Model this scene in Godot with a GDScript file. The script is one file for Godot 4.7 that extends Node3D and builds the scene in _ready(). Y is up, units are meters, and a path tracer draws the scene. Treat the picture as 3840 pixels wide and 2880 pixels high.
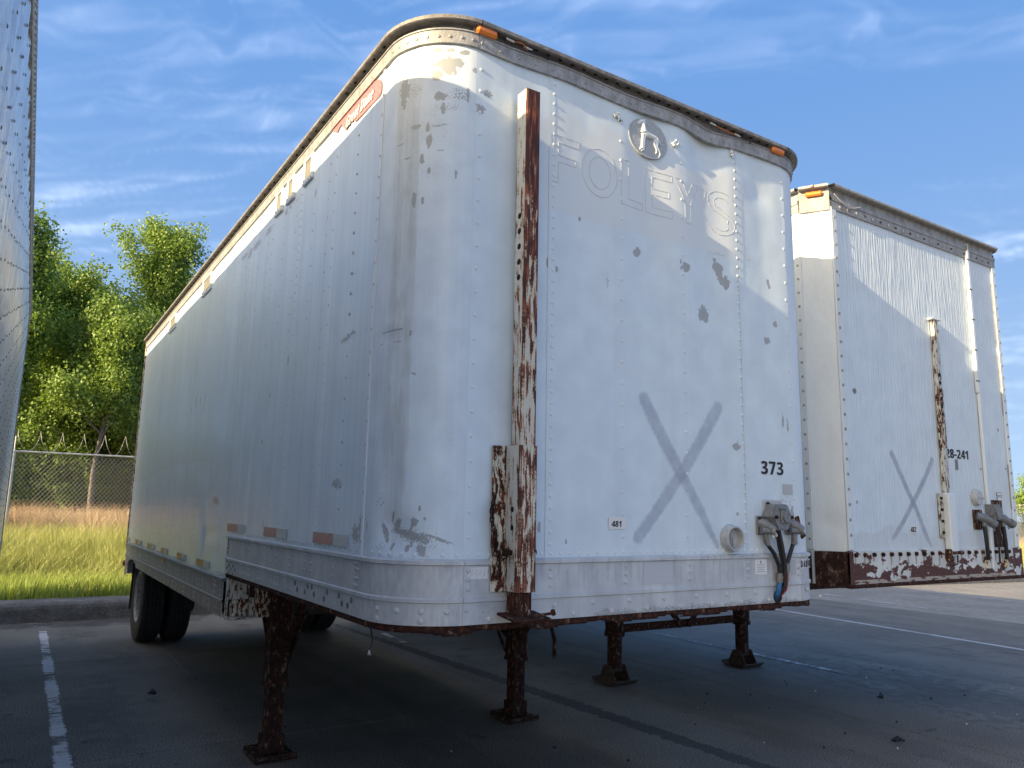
extends Node3D
# A retired white box trailer on a concrete lot, with a second trailer beside it and a bare metal one at the left.
# World axes: x runs across the trailer's nose, z towards the camera, y up; the ground at the nose is y = 0.

const HALF := 1.2837          # half width of a trailer body
const SUN_DIR := Vector3(-1.0, 0.325, 0.075)   # towards the sun
var M := {}                   # materials by name
var used_names := {}
var rng := RandomNumberGenerator.new()

func _ready() -> void:
	rng.seed = 7
	# ---- camera
	var cam := Camera3D.new()
	cam.name = "camera"
	cam.fov = 53.55
	cam.near = 0.05
	cam.far = 4000.0
	cam.position = Vector3(-2.499, 1.5924, 2.6435)
	cam.rotation_order = EULER_ORDER_YXZ
	cam.rotation = Vector3(0.16567, -0.56954, 0.01879)
	add_child(cam)
	cam.current = true
	# ---- sky and exposure
	var env := Environment.new()
	env.background_mode = Environment.BG_SKY
	env.tonemap_mode = Environment.TONE_MAPPER_LINEAR
	env.tonemap_exposure = 5.1
	env.sdfgi_enabled = true
	env.ssao_enabled = true
	env.ssil_enabled = true
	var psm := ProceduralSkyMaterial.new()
	psm.sky_top_color = lin(0.0245, 0.0635, 0.148)
	psm.sky_horizon_color = lin(0.112, 0.154, 0.204)
	psm.sky_curve = 0.20
	psm.sky_energy_multiplier = 1.0
	psm.ground_bottom_color = Color(0.30, 0.30, 0.28)
	psm.ground_horizon_color = Color(0.55, 0.60, 0.62)
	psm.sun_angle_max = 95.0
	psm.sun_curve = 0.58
	psm.sky_cover = cirrus_cover()
	psm.sky_cover_modulate = Color(0.8, 0.8, 0.8, 1)
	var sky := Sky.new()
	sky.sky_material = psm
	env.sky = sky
	env.background_energy_multiplier = 1.0
	var we := WorldEnvironment.new()
	we.name = "world_environment"
	we.environment = env
	add_child(we)
	# ---- sun, low in the evening, almost in the plane of the trailers' noses
	var sun := DirectionalLight3D.new()
	sun.name = "sun"
	sun.light_energy = 0.65
	sun.light_color = Color(1.0, 0.90, 0.72)
	sun.light_angular_distance = 0.5
	sun.shadow_enabled = true
	add_child(sun)
	sun.look_at_from_position(SUN_DIR * 50.0, Vector3.ZERO, Vector3.UP)

	wob.seed = 3
	wob.frequency = 1.0
	wob.fractal_octaves = 3
	make_materials()
	build_ground()
	build_field()
	build_fence()
	build_trees()
	build_bare_trailers()
	build_second_trailer()
	build_main_trailer()
	build_litter()

# ---------------------------------------------------------------- naming
func numbered(called: String) -> String:
	used_names[called] = used_names.get(called, 0) + 1
	return called if used_names[called] == 1 else "%s_%03d" % [called, used_names[called] - 1]

func thing(called: String, label: String, category: String, at := Vector3.ZERO, turn := 0.0, group := "") -> Node3D:
	var o := Node3D.new()
	o.name = numbered(called)
	add_child(o)
	o.position = at
	o.rotation.y = turn
	tag(o, label, category, group)
	return o

func tag(o: Node, label: String, category: String, group := "") -> void:
	o.set_meta("label", label)
	o.set_meta("category", category)
	if group != "":
		o.set_meta("group", group)

func put(b: MB, called: String, m: Material, parent: Node, label := "") -> MeshInstance3D:
	var o := MeshInstance3D.new()
	o.name = called if parent != self else numbered(called)
	o.mesh = b.mesh()
	o.material_override = m
	parent.add_child(o, true)
	if label != "":
		o.set_meta("label", label)
	return o

func stuff(o: Node) -> Node:
	o.set_meta("kind", "stuff")
	return o

func structure(o: Node) -> Node:
	o.set_meta("kind", "structure")
	return o

# ---------------------------------------------------------------- mesh builder
class MB:
	var v := PackedVector3Array()
	var n := PackedVector3Array()
	var t := PackedVector2Array()
	var c := PackedColorArray()
	var tint := Color(1, 1, 1)
	var colored := false
	var xf := Transform3D()

	func tri(a: Vector3, b: Vector3, d: Vector3, na := Vector3.ZERO, nb := Vector3.ZERO, nd := Vector3.ZERO, ua := Vector2.ZERO, ub := Vector2.ZERO, ud := Vector2.ZERO) -> void:
		# a, b, d counter-clockwise seen from the front; written clockwise for the engine
		if na == Vector3.ZERO:
			na = (b - a).cross(d - a).normalized()
			nb = na
			nd = na
		v.append(xf * a); v.append(xf * d); v.append(xf * b)
		n.append((xf.basis * na).normalized()); n.append((xf.basis * nd).normalized()); n.append((xf.basis * nb).normalized())
		t.append(ua); t.append(ud); t.append(ub)
		if colored:
			c.append(tint); c.append(tint); c.append(tint)

	func quad(a: Vector3, b: Vector3, d: Vector3, e: Vector3, ua := Vector2(0, 1), ub := Vector2(1, 1), ud := Vector2(1, 0), ue := Vector2(0, 0)) -> void:
		var nn := (d - a).cross(e - b).normalized()
		tri(a, b, d, nn, nn, nn, ua, ub, ud)
		tri(a, d, e, nn, nn, nn, ua, ud, ue)

	func squad(p: Array, nn: Array, uv: Array) -> void:
		tri(p[0], p[1], p[2], nn[0], nn[1], nn[2], uv[0], uv[1], uv[2])
		tri(p[0], p[2], p[3], nn[0], nn[2], nn[3], uv[0], uv[2], uv[3])

	# box with small chamfers
	func box(center: Vector3, size: Vector3, ch := 0.0, b := Basis.IDENTITY) -> void:
		var h := size * 0.5
		if ch > 0.0:
			ch = minf(ch, minf(h.x, minf(h.y, h.z)) * 0.9)
		for ax in 3:
			for s in [-1.0, 1.0]:
				var nn := Vector3.ZERO
				nn[ax] = s
				var u := (ax + 1) % 3
				var w := (ax + 2) % 3
				var p := []
				for k in [[-1, -1], [1, -1], [1, 1], [-1, 1]]:
					var q := Vector3.ZERO
					q[ax] = s * h[ax]
					q[u] = k[0] * (h[u] - ch)
					q[w] = k[1] * (h[w] - ch)
					p.append(center + b * q)
				if s < 0:
					p.reverse()
				quad(p[0], p[1], p[2], p[3])
		if ch <= 0.0:
			return
		for ax in 3:
			var u := (ax + 1) % 3
			var w := (ax + 2) % 3
			for su in [-1.0, 1.0]:
				for sw in [-1.0, 1.0]:
					var p := []
					for k in [[-1, 0], [1, 0], [1, 1], [-1, 1]]:
						var q := Vector3.ZERO
						q[ax] = k[0] * (h[ax] - ch)
						q[u] = su * (h[u] - (0.0 if k[1] == 0 else ch))
						q[w] = sw * (h[w] - (ch if k[1] == 0 else 0.0))
						p.append(center + b * q)
					if su * sw < 0:
						p.reverse()
					quad(p[0], p[1], p[2], p[3])
		for sx in [-1.0, 1.0]:
			for sy in [-1.0, 1.0]:
				for sz in [-1.0, 1.0]:
					var p1 := center + b * Vector3(sx * h.x, sy * (h.y - ch), sz * (h.z - ch))
					var p2 := center + b * Vector3(sx * (h.x - ch), sy * h.y, sz * (h.z - ch))
					var p3 := center + b * Vector3(sx * (h.x - ch), sy * (h.y - ch), sz * h.z)
					if sx * sy * sz > 0:
						tri(p1, p2, p3)
					else:
						tri(p1, p3, p2)

	# a bar with a rectangular section between two points
	func bar(a: Vector3, b: Vector3, w: float, d: float, ch := 0.0, up := Vector3.UP) -> void:
		var z := (b - a).normalized()
		if absf(z.dot(up)) > 0.98:
			up = Vector3.RIGHT
		var x := up.cross(z).normalized()
		var y := z.cross(x)
		box((a + b) * 0.5, Vector3(w, d, a.distance_to(b)), ch, Basis(x, y, z))

	# a round tube along points; radius may be one number or one per point
	func tube(pts: Array, radius, sides := 8, caps := true) -> void:
		var rings := []
		var norms := []
		var x := Vector3.ZERO
		for i in pts.size():
			var dir: Vector3 = (pts[mini(i + 1, pts.size() - 1)] - pts[maxi(i - 1, 0)]).normalized()
			if x == Vector3.ZERO:
				x = (Vector3.UP if absf(dir.y) < 0.9 else Vector3.RIGHT).cross(dir).normalized()
			x = (x - dir * x.dot(dir)).normalized()
			var y := dir.cross(x)
			var r: float = radius[i] if radius is Array else radius
			var ring := []
			var nr := []
			for k in sides + 1:
				var a := TAU * k / sides
				var nn := x * cos(a) + y * sin(a)
				ring.append(pts[i] + nn * r)
				nr.append(nn)
			rings.append(ring)
			norms.append(nr)
		var run := 0.0
		for i in pts.size() - 1:
			var step: float = pts[i].distance_to(pts[i + 1])
			for k in sides:
				squad([rings[i][k], rings[i][k + 1], rings[i + 1][k + 1], rings[i + 1][k]],
					[norms[i][k], norms[i][k + 1], norms[i + 1][k + 1], norms[i + 1][k]],
					[Vector2(float(k) / sides, run), Vector2(float(k + 1) / sides, run), Vector2(float(k + 1) / sides, run + step), Vector2(float(k) / sides, run + step)])
			run += step
		if caps:
			for k in sides:
				tri(pts[0], rings[0][k + 1], rings[0][k])
				tri(pts[-1], rings[-1][k], rings[-1][k + 1])

	# profile of [radius, height] turned about axis z of the basis at the given place
	func lathe(at: Vector3, b: Basis, prof: Array, segs := 24) -> void:
		for i in prof.size() - 1:
			var p0: Vector2 = prof[i]
			var p1: Vector2 = prof[i + 1]
			var dn := Vector2(p1.y - p0.y, p0.x - p1.x)
			if dn.length() < 1e-7:
				continue
			dn = dn.normalized()
			for k in segs:
				var a0 := TAU * k / segs
				var a1 := TAU * (k + 1) / segs
				var d0 := Vector3(cos(a0), sin(a0), 0)
				var d1 := Vector3(cos(a1), sin(a1), 0)
				var q := [at + b * (d0 * p0.x + Vector3(0, 0, p0.y)), at + b * (d1 * p0.x + Vector3(0, 0, p0.y)), at + b * (d1 * p1.x + Vector3(0, 0, p1.y)), at + b * (d0 * p1.x + Vector3(0, 0, p1.y))]
				var n0 := (b * (d0 * dn.x + Vector3(0, 0, dn.y))).normalized()
				var n1 := (b * (d1 * dn.x + Vector3(0, 0, dn.y))).normalized()
				var us := [Vector2(float(k) / segs, p0.y), Vector2(float(k + 1) / segs, p0.y), Vector2(float(k + 1) / segs, p1.y), Vector2(float(k) / segs, p1.y)]
				if p0.x < 1e-6:
					tri(q[0], q[2], q[3], n0, n1, n0, us[0], us[2], us[3])
				elif p1.x < 1e-6:
					tri(q[0], q[1], q[2], n0, n1, n1, us[0], us[1], us[2])
				else:
					squad(q, [n0, n1, n1, n0], us)

	# rivet head
	func dome(at: Vector3, out: Vector3, r: float, h: float, sides := 7) -> void:
		var x := (Vector3.UP if absf(out.y) < 0.9 else Vector3.RIGHT).cross(out).normalized()
		var b := Basis(x, out.cross(x), out)
		var p := [[r, 0.0, 0.25], [r * 0.78, h * 0.72, 0.75], [0.0, h, 1.0]]
		for i in 2:
			for k in sides:
				var a0 := TAU * k / sides
				var a1 := TAU * (k + 1) / sides
				var d0 := Vector3(cos(a0), sin(a0), 0)
				var d1 := Vector3(cos(a1), sin(a1), 0)
				var lo: Array = p[i]
				var hi: Array = p[i + 1]
				var nn := func(d: Vector3, w: float) -> Vector3: return (b * (d * (1.0 - w) + Vector3(0, 0, w))).normalized()
				var q0: Vector3 = at + b * (d0 * lo[0] + Vector3(0, 0, lo[1]))
				var q1: Vector3 = at + b * (d1 * lo[0] + Vector3(0, 0, lo[1]))
				var q2: Vector3 = at + b * (d1 * hi[0] + Vector3(0, 0, hi[1]))
				var q3: Vector3 = at + b * (d0 * hi[0] + Vector3(0, 0, hi[1]))
				if i == 1:
					tri(q0, q1, q2, nn.call(d0, lo[2]), nn.call(d1, lo[2]), b * Vector3(0, 0, 1))
				else:
					tri(q0, q1, q2, nn.call(d0, lo[2]), nn.call(d1, lo[2]), nn.call(d1, hi[2]))
					tri(q0, q2, q3, nn.call(d0, lo[2]), nn.call(d1, hi[2]), nn.call(d0, hi[2]))

	# a flat outline pulled out along z of the basis
	func prism(at: Vector3, b: Basis, poly: PackedVector2Array, depth: float) -> void:
		if Geometry2D.is_polygon_clockwise(poly):
			poly = poly.duplicate()
			poly.reverse()
		var idx := Geometry2D.triangulate_polygon(poly)
		var f := func(p: Vector2, z: float) -> Vector3: return at + b * Vector3(p.x, p.y, z)
		for i in range(0, idx.size(), 3):
			var p := [poly[idx[i]], poly[idx[i + 1]], poly[idx[i + 2]]]
			if (p[1] - p[0]).cross(p[2] - p[0]) < 0:
				p.reverse()
			tri(f.call(p[0], depth), f.call(p[1], depth), f.call(p[2], depth))
			tri(f.call(p[0], 0.0), f.call(p[2], 0.0), f.call(p[1], 0.0))
		for i in poly.size():
			var q0 := poly[i]
			var q1 := poly[(i + 1) % poly.size()]
			quad(f.call(q0, 0.0), f.call(q1, 0.0), f.call(q1, depth), f.call(q0, depth))

	func mesh() -> ArrayMesh:
		var arr := []
		arr.resize(Mesh.ARRAY_MAX)
		arr[Mesh.ARRAY_VERTEX] = v
		arr[Mesh.ARRAY_NORMAL] = n
		arr[Mesh.ARRAY_TEX_UV] = t
		if colored:
			arr[Mesh.ARRAY_COLOR] = c
		var am := ArrayMesh.new()
		am.add_surface_from_arrays(Mesh.PRIMITIVE_TRIANGLES, arr)
		return am

# ---------------------------------------------------------------- canvas for computed paint and wear
class Canvas:
	var w: int
	var h: int
	var d := PackedByteArray()
	var x0: float          # metres at the left edge
	var y1: float          # metres at the top edge
	var s: float           # pixels per metre
	var nz := FastNoiseLite.new()

	func _init(left: float, right: float, bottom: float, top: float, per_metre: float, sd: int) -> void:
		x0 = left
		y1 = top
		s = per_metre
		w = int((right - left) * s)
		h = int((top - bottom) * s)
		d.resize(w * h * 3)
		nz.seed = sd
		nz.noise_type = FastNoiseLite.TYPE_SIMPLEX
		nz.fractal_octaves = 3
		nz.frequency = 1.0

	# base coat with faint mottling and vertical weather streaks (both are dirt and chalking in the paint)
	func base(col: Color, mottle: float, streak: float) -> void:
		var a := FastNoiseLite.new()
		a.seed = nz.seed + 11
		a.frequency = 0.012
		a.fractal_octaves = 4
		var im := a.get_image(w, h, false, false, false).get_data()
		var st := PackedFloat32Array()
		st.resize(w)
		for x in w:
			var xm := x / s
			st[x] = (nz.get_noise_2d(xm * 6.0, 3.0) * 0.7 + nz.get_noise_2d(xm * 26.0, 9.0) * 0.5 + nz.get_noise_2d(xm * 70.0, 5.0) * 0.3) * streak
		var r := col.r8
		var g := col.g8
		var b := col.b8
		var i := 0
		for y in h:
			for x in w:
				var k := (im[y * w + x] - 128) * mottle + st[x] * (0.7 + 0.004 * (im[((y >> 3) * w + (x >> 1)) % im.size()] - 128))
				d[i] = clampi(int(r + k), 0, 255)
				d[i + 1] = clampi(int(g + k), 0, 255)
				d[i + 2] = clampi(int(b + k * 0.9), 0, 255)
				i += 3

	func px(x: int, y: int, col: Color, a: float) -> void:
		var i := (y * w + x) * 3
		d[i] = int(lerpf(d[i], col.r8, a))
		d[i + 1] = int(lerpf(d[i + 1], col.g8, a))
		d[i + 2] = int(lerpf(d[i + 2], col.b8, a))

	# a patch with a ragged edge
	func blot(x: float, y: float, rx: float, ry: float, col: Color, a := 1.0, rough := 0.6, grain := 60.0, ang := 0.0) -> void:
		var rr := maxf(rx, ry) * (1.0 + rough)
		var ca := cos(ang)
		var sa := sin(ang)
		for py in range(maxi(0, int((y1 - y - rr) * s)), mini(h, int((y1 - y + rr) * s) + 1)):
			for qx in range(maxi(0, int((x - rr - x0) * s)), mini(w, int((x + rr - x0) * s) + 1)):
				var dx := x0 + (qx + 0.5) / s - x
				var dy := y1 - (py + 0.5) / s - y
				var u := (dx * ca + dy * sa) / rx
				var q := (-dx * sa + dy * ca) / ry
				var e := sqrt(u * u + q * q) + rough * nz.get_noise_2d((dx + x) * grain, (dy + y) * grain)
				if e < 1.0:
					px(qx, py, col, a)

	# speckled area: small chips scattered inside an ellipse
	func speckle(x: float, y: float, rx: float, ry: float, col: Color, amount: float, grain := 120.0, stretch := 1.0) -> void:
		for py in range(maxi(0, int((y1 - y - ry) * s)), mini(h, int((y1 - y + ry) * s) + 1)):
			for qx in range(maxi(0, int((x - rx - x0) * s)), mini(w, int((x + rx - x0) * s) + 1)):
				var dx := x0 + (qx + 0.5) / s - x
				var dy := y1 - (py + 0.5) / s - y
				var e := (dx / rx) * (dx / rx) + (dy / ry) * (dy / ry)
				if nz.get_noise_2d((dx + x) * grain / stretch, (dy + y) * grain * stretch) > 1.0 - amount * (1.0 - e):
					px(qx, py, col, 1.0)

	# sprayed stroke with a soft border
	func stroke(pts: Array, wide: Array, col: Color, a: float, soft: float) -> void:
		var m: float = wide.max() + soft
		var lo: Vector2 = pts[0]
		var hi: Vector2 = pts[0]
		for p in pts:
			lo = lo.min(p)
			hi = hi.max(p)
		for py in range(maxi(0, int((y1 - hi.y - m) * s)), mini(h, int((y1 - lo.y + m) * s) + 1)):
			for qx in range(maxi(0, int((lo.x - m - x0) * s)), mini(w, int((hi.x + m - x0) * s) + 1)):
				var c := Vector2(x0 + (qx + 0.5) / s, y1 - (py + 0.5) / s)
				var inside := -9.0
				for k in pts.size() - 1:
					var p: Vector2 = pts[k]
					var q: Vector2 = pts[k + 1]
					var f := clampf((c - p).dot(q - p) / (q - p).length_squared(), 0.0, 1.0)
					inside = maxf(inside, lerpf(wide[k], wide[k + 1], f) - c.distance_to(p.lerp(q, f)))
				if inside > -soft:
					inside += nz.get_noise_2d(c.x * 25, c.y * 25) * soft * 0.3
					var e := clampf((inside + soft * 0.5) / soft, 0.0, 1.0)
					if e > 0.0:
						px(qx, py, col, a * e * (0.9 + 0.28 * nz.get_noise_2d(c.x * 9.0, c.y * 9.0)))

	# region of another coat of paint between two wavy borders
	func band(xa: float, xb: float, ya: Callable, yb: Callable, col: Color, a: float) -> void:
		for qx in range(maxi(0, int((xa - x0) * s)), mini(w, int((xb - x0) * s))):
			var x := x0 + qx / s
			var lo: float = ya.call(x) + nz.get_noise_1d(x * 90.0) * 0.008
			var hi: float = yb.call(x) + nz.get_noise_1d(x * 80.0 + 50.0) * 0.012
			for py in range(maxi(0, int((y1 - hi) * s)), mini(h, int((y1 - lo) * s))):
				px(qx, py, col, a)

	func texture() -> ImageTexture:
		var im := Image.create_from_data(w, h, false, Image.FORMAT_RGB8, d)
		return ImageTexture.create_from_image(im)

	func uv(x: float, y: float) -> Vector2:
		return Vector2((x - x0) * s / w, (y1 - y) * s / h)

# ---------------------------------------------------------------- materials
func lin(r: float, g: float, b: float) -> Color:
	return Color(r, g, b).linear_to_srgb()

func mat(called: String, col: Color, rough := 0.6, metal := 0.0, spec := 0.5) -> StandardMaterial3D:
	var m := StandardMaterial3D.new()
	m.resource_name = called
	m.albedo_color = col
	m.roughness = rough
	m.metallic = metal
	m.metallic_specular = spec
	M[called] = m
	return m

func tile(sd: int, freq: float, octaves := 4, size := 512) -> PackedByteArray:
	var f := FastNoiseLite.new()
	f.seed = sd
	f.frequency = freq
	f.fractal_octaves = octaves
	return f.get_seamless_image(size, size, false, false, 0.12, true).get_data()

func rgb_texture(d: PackedByteArray, w: int, h: int) -> ImageTexture:
	return ImageTexture.create_from_image(Image.create_from_data(w, h, false, Image.FORMAT_RGB8, d))

func normal_texture(grey: PackedByteArray, w: int, h: int, strength: float) -> ImageTexture:
	var im := Image.create_from_data(w, h, false, Image.FORMAT_L8, grey)
	im.convert(Image.FORMAT_RGBA8)
	im.bump_map_to_normal_map(strength)
	return ImageTexture.create_from_image(im)

func triplanar(m: StandardMaterial3D, scale: Vector3) -> void:
	m.uv1_triplanar = true
	m.uv1_scale = scale
	m.uv1_triplanar_sharpness = 4.0

# flaking paint over rust: share is how much of the paint is gone
func rust_material(called: String, paint: Color, share: float, sd: int, scale: Vector3, dark := 1.0) -> void:
	var n := 512
	var a := tile(sd, 0.016, 5, n)
	var b := tile(sd + 1, 0.06, 3, n)
	var c := tile(sd + 2, 0.02, 4, n)
	var e := tile(sd + 3, 0.16, 2, n)
	var hist := []
	var mask := PackedFloat32Array()
	mask.resize(n * n)
	for i in n * n:
		mask[i] = a[i] * 0.60 + b[i] * 0.32 + e[i] * 0.08
		if i % 97 == 0:
			hist.append(mask[i])
	hist.sort()
	var thr: float = hist[int((hist.size() - 1) * (1.0 - share))]
	var d := PackedByteArray()
	d.resize(n * n * 3)
	var hgt := PackedByteArray()
	hgt.resize(n * n)
	var ro := PackedByteArray()
	ro.resize(n * n)
	for i in n * n:
		var k := mask[i] - thr
		var r: float
		var g: float
		var bl: float
		if k < -3.0:
			var t := (c[i] - 128) * 0.16 + (e[i] - 128) * 0.06
			r = paint.r8 + t
			g = paint.g8 + t
			bl = paint.b8 + t * 0.9
			var stain := exp(k / 11.0)      # rust bleeding into the paint round each break
			r -= 34.0 * stain; g -= 62.0 * stain; bl -= 84.0 * stain
			hgt[i] = 200
			ro[i] = 120
		else:
			var q := c[i] / 255.0
			var f := (e[i] - 128) * 0.14
			r = (lerpf(50.0, 150.0, q * q) + f) * dark
			g = (lerpf(28.0, 84.0, q * q) + f * 0.7) * dark
			bl = (lerpf(23.0, 54.0, q * q) + f * 0.6) * dark
			if k < 4.0:
				r += 30.0 * dark; g += 18.0 * dark; bl += 8.0 * dark
			hgt[i] = clampi(int(70 + e[i] * 0.35), 0, 255)
			ro[i] = 225
		d[i * 3] = clampi(int(r), 0, 255)
		d[i * 3 + 1] = clampi(int(g), 0, 255)
		d[i * 3 + 2] = clampi(int(bl), 0, 255)
	var m := mat(called, Color.WHITE, 1.0, 0.0, 0.4)
	m.albedo_texture = rgb_texture(d, n, n)
	m.normal_enabled = true
	m.normal_texture = normal_texture(hgt, n, n, 6.0)
	m.normal_scale = 0.7
	m.roughness_texture = ImageTexture.create_from_image(Image.create_from_data(n, n, false, Image.FORMAT_L8, ro))
	triplanar(m, scale)

# mottled surface: two colours mixed by noise, with fine grain
func mottled(called: String, a: Color, b: Color, rough: float, sd: int, scale: Vector3, metal := 0.0, bump := 0.0, fa := 0.012, fb := 0.08, size := 512, fine := 0.12) -> StandardMaterial3D:
	var p := tile(sd, fa, 5, size)
	var q := tile(sd + 1, fb, 3, size)
	var d := PackedByteArray()
	d.resize(size * size * 3)
	for i in size * size:
		var t := p[i] / 255.0
		t = t * t * (3.0 - 2.0 * t)
		var f := (q[i] - 128) * fine
		d[i * 3] = clampi(int(lerpf(a.r8, b.r8, t) + f), 0, 255)
		d[i * 3 + 1] = clampi(int(lerpf(a.g8, b.g8, t) + f), 0, 255)
		d[i * 3 + 2] = clampi(int(lerpf(a.b8, b.b8, t) + f), 0, 255)
	var m := mat(called, Color.WHITE, rough, metal)
	m.albedo_texture = rgb_texture(d, size, size)
	if bump > 0.0:
		m.normal_enabled = true
		m.normal_texture = normal_texture(q, size, size, bump)
	triplanar(m, scale)
	return m

func make_materials() -> void:
	mottled("white_paint", lin(0.71, 0.77, 0.81), lin(0.75, 0.81, 0.85), 0.35, 21, Vector3(0.7, 0.35, 0.7), 0.0, 0.0, 0.012, 0.08, 512, 0.03)
	mottled("old_white_paint", lin(0.69, 0.74, 0.76), lin(0.73, 0.78, 0.80), 0.45, 25, Vector3(1.0, 0.3, 1.0), 0.0, 0.0, 0.012, 0.08, 512, 0.03)
	# weathered bare aluminium of rails and caps: streaks run down
	mottled("dull_metal", lin(0.27, 0.265, 0.26), lin(0.45, 0.445, 0.44), 0.55, 31, Vector3(2.6, 0.9, 2.6), 0.25, 1.5)
	mottled("rail_metal", lin(0.52, 0.53, 0.54), lin(0.64, 0.65, 0.66), 0.5, 35, Vector3(1.1, 0.35, 1.1), 0.2)
	mottled("cap_metal", lin(0.15, 0.145, 0.14), lin(0.29, 0.28, 0.27), 0.6, 39, Vector3(3.0, 1.5, 3.0), 0.2, 2.0)
	var bm := mottled("bare_sheet", lin(0.66, 0.68, 0.70), lin(0.76, 0.78, 0.79), 0.38, 43, Vector3(0.9, 0.12, 0.9), 0.85, 0.8)
	bm.metallic_specular = 0.5
	rust_material("rust_heavy", lin(0.40, 0.37, 0.31), 0.86, 101, Vector3(5.0, 1.0, 5.0), 0.8)
	rust_material("rust_half", lin(0.62, 0.62, 0.54), 0.46, 111, Vector3(4.6, 1.5, 4.6))
	rust_material("rust_flecks", lin(0.60, 0.62, 0.58), 0.17, 121, Vector3(5.0, 1.2, 5.0))
	rust_material("rust_dark", lin(0.12, 0.105, 0.09), 0.86, 131, Vector3(2.6, 1.4, 2.6), 0.60)
	rust_material("rust_red", lin(0.20, 0.17, 0.15), 0.94, 141, Vector3(2.5, 2.5, 2.5), 0.75)
	mottled("tyre_rubber", lin(0.012, 0.012, 0.013), lin(0.03, 0.03, 0.03), 0.8, 51, Vector3(3, 3, 3), 0.0, 2.0)
	mottled("wheel_steel", lin(0.22, 0.23, 0.24), lin(0.48, 0.49, 0.50), 0.6, 53, Vector3(3, 3, 3), 0.0, 1.0)
	mottled("box_grey", lin(0.17, 0.18, 0.19), lin(0.27, 0.28, 0.29), 0.5, 55, Vector3(6, 6, 6), 0.3, 1.5)
	mottled("holder_paint", lin(0.42, 0.44, 0.45), lin(0.52, 0.54, 0.55), 0.45, 185, Vector3(5, 5, 5))
	mat("rubber_black", lin(0.015, 0.015, 0.017), 0.55)
	mat("hose_blue", lin(0.02, 0.14, 0.36), 0.45)
	mat("hose_red", lin(0.36, 0.03, 0.03), 0.45)
	mat("black_ink", lin(0.012, 0.013, 0.018), 0.6)
	mat("dark_gap", lin(0.012, 0.012, 0.012), 0.9)
	mat("paper", lin(0.78, 0.78, 0.78), 0.7)
	mat("old_sticker", lin(0.55, 0.56, 0.60), 0.6)
	var am := mat("amber_lens", lin(0.85, 0.22, 0.008), 0.25)
	am.clearcoat_enabled = true
	mat("red_lens", lin(0.30, 0.015, 0.012), 0.3)
	mottled("tape_red", lin(0.40, 0.15, 0.13), lin(0.62, 0.46, 0.43), 0.4, 61, Vector3(14, 3, 14))
	mottled("tape_white", lin(0.50, 0.53, 0.53), lin(0.62, 0.64, 0.63), 0.4, 63, Vector3(12, 4, 12))
	mottled("tape_amber", lin(0.44, 0.17, 0.06), lin(0.66, 0.42, 0.16), 0.4, 65, Vector3(14, 4, 14))
	mottled("decal_pink", lin(0.40, 0.075, 0.095), lin(0.62, 0.34, 0.33), 0.5, 67, Vector3(7, 5, 7), 0.0, 0.0, 0.035)
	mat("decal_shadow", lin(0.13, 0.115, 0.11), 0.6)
	mottled("vent_glass", lin(0.17, 0.155, 0.11), lin(0.28, 0.26, 0.19), 0.4, 69, Vector3(6, 3, 6))
	mottled("underside", lin(0.025, 0.02, 0.018), lin(0.07, 0.05, 0.04), 0.8, 71, Vector3(2, 2, 2))
	mat("wire_copper", lin(0.5, 0.16, 0.05), 0.5)
	mat("wire_white", lin(0.6, 0.6, 0.58), 0.5)
	mottled("galvanised", lin(0.42, 0.43, 0.42), lin(0.58, 0.59, 0.57), 0.45, 73, Vector3(4, 1, 4), 0.3)
	mottled("bark", lin(0.10, 0.085, 0.07), lin(0.24, 0.21, 0.18), 0.85, 75, Vector3(2.5, 0.7, 2.5), 0.0, 4.0)
	mottled("kerb_concrete", lin(0.12, 0.118, 0.115), lin(0.21, 0.205, 0.20), 0.85, 77, Vector3(0.5, 0.8, 0.5), 0.0, 2.5)
	mottled("soil", lin(0.06, 0.065, 0.03), lin(0.14, 0.12, 0.06), 0.95, 79, Vector3(0.5, 0.5, 0.5))
	for k in [["leaf_bright", 0.18, 0.265, 0.052], ["leaf_mid", 0.18, 0.265, 0.052]]:
		var m := mat(k[0], lin(k[1], k[2], k[3]), 0.5)
		m.backlight_enabled = true
		m.backlight = lin(k[1] * 1.1, k[2] * 1.1, k[3] * 0.7)
		m.cull_mode = BaseMaterial3D.CULL_DISABLED
	for k in [["grass_green", 0.46, 0.48, 0.18], ["grass_lush", 0.37, 0.45, 0.11], ["grass_straw", 0.60, 0.49, 0.36]]:
		var m := mat(k[0], lin(k[1], k[2], k[3]), 0.6)
		m.vertex_color_use_as_albedo = true
		m.backlight_enabled = true
		m.backlight = lin(k[1] * 0.8, k[2] * 0.8, k[3] * 0.5)
		m.cull_mode = BaseMaterial3D.CULL_DISABLED

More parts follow.
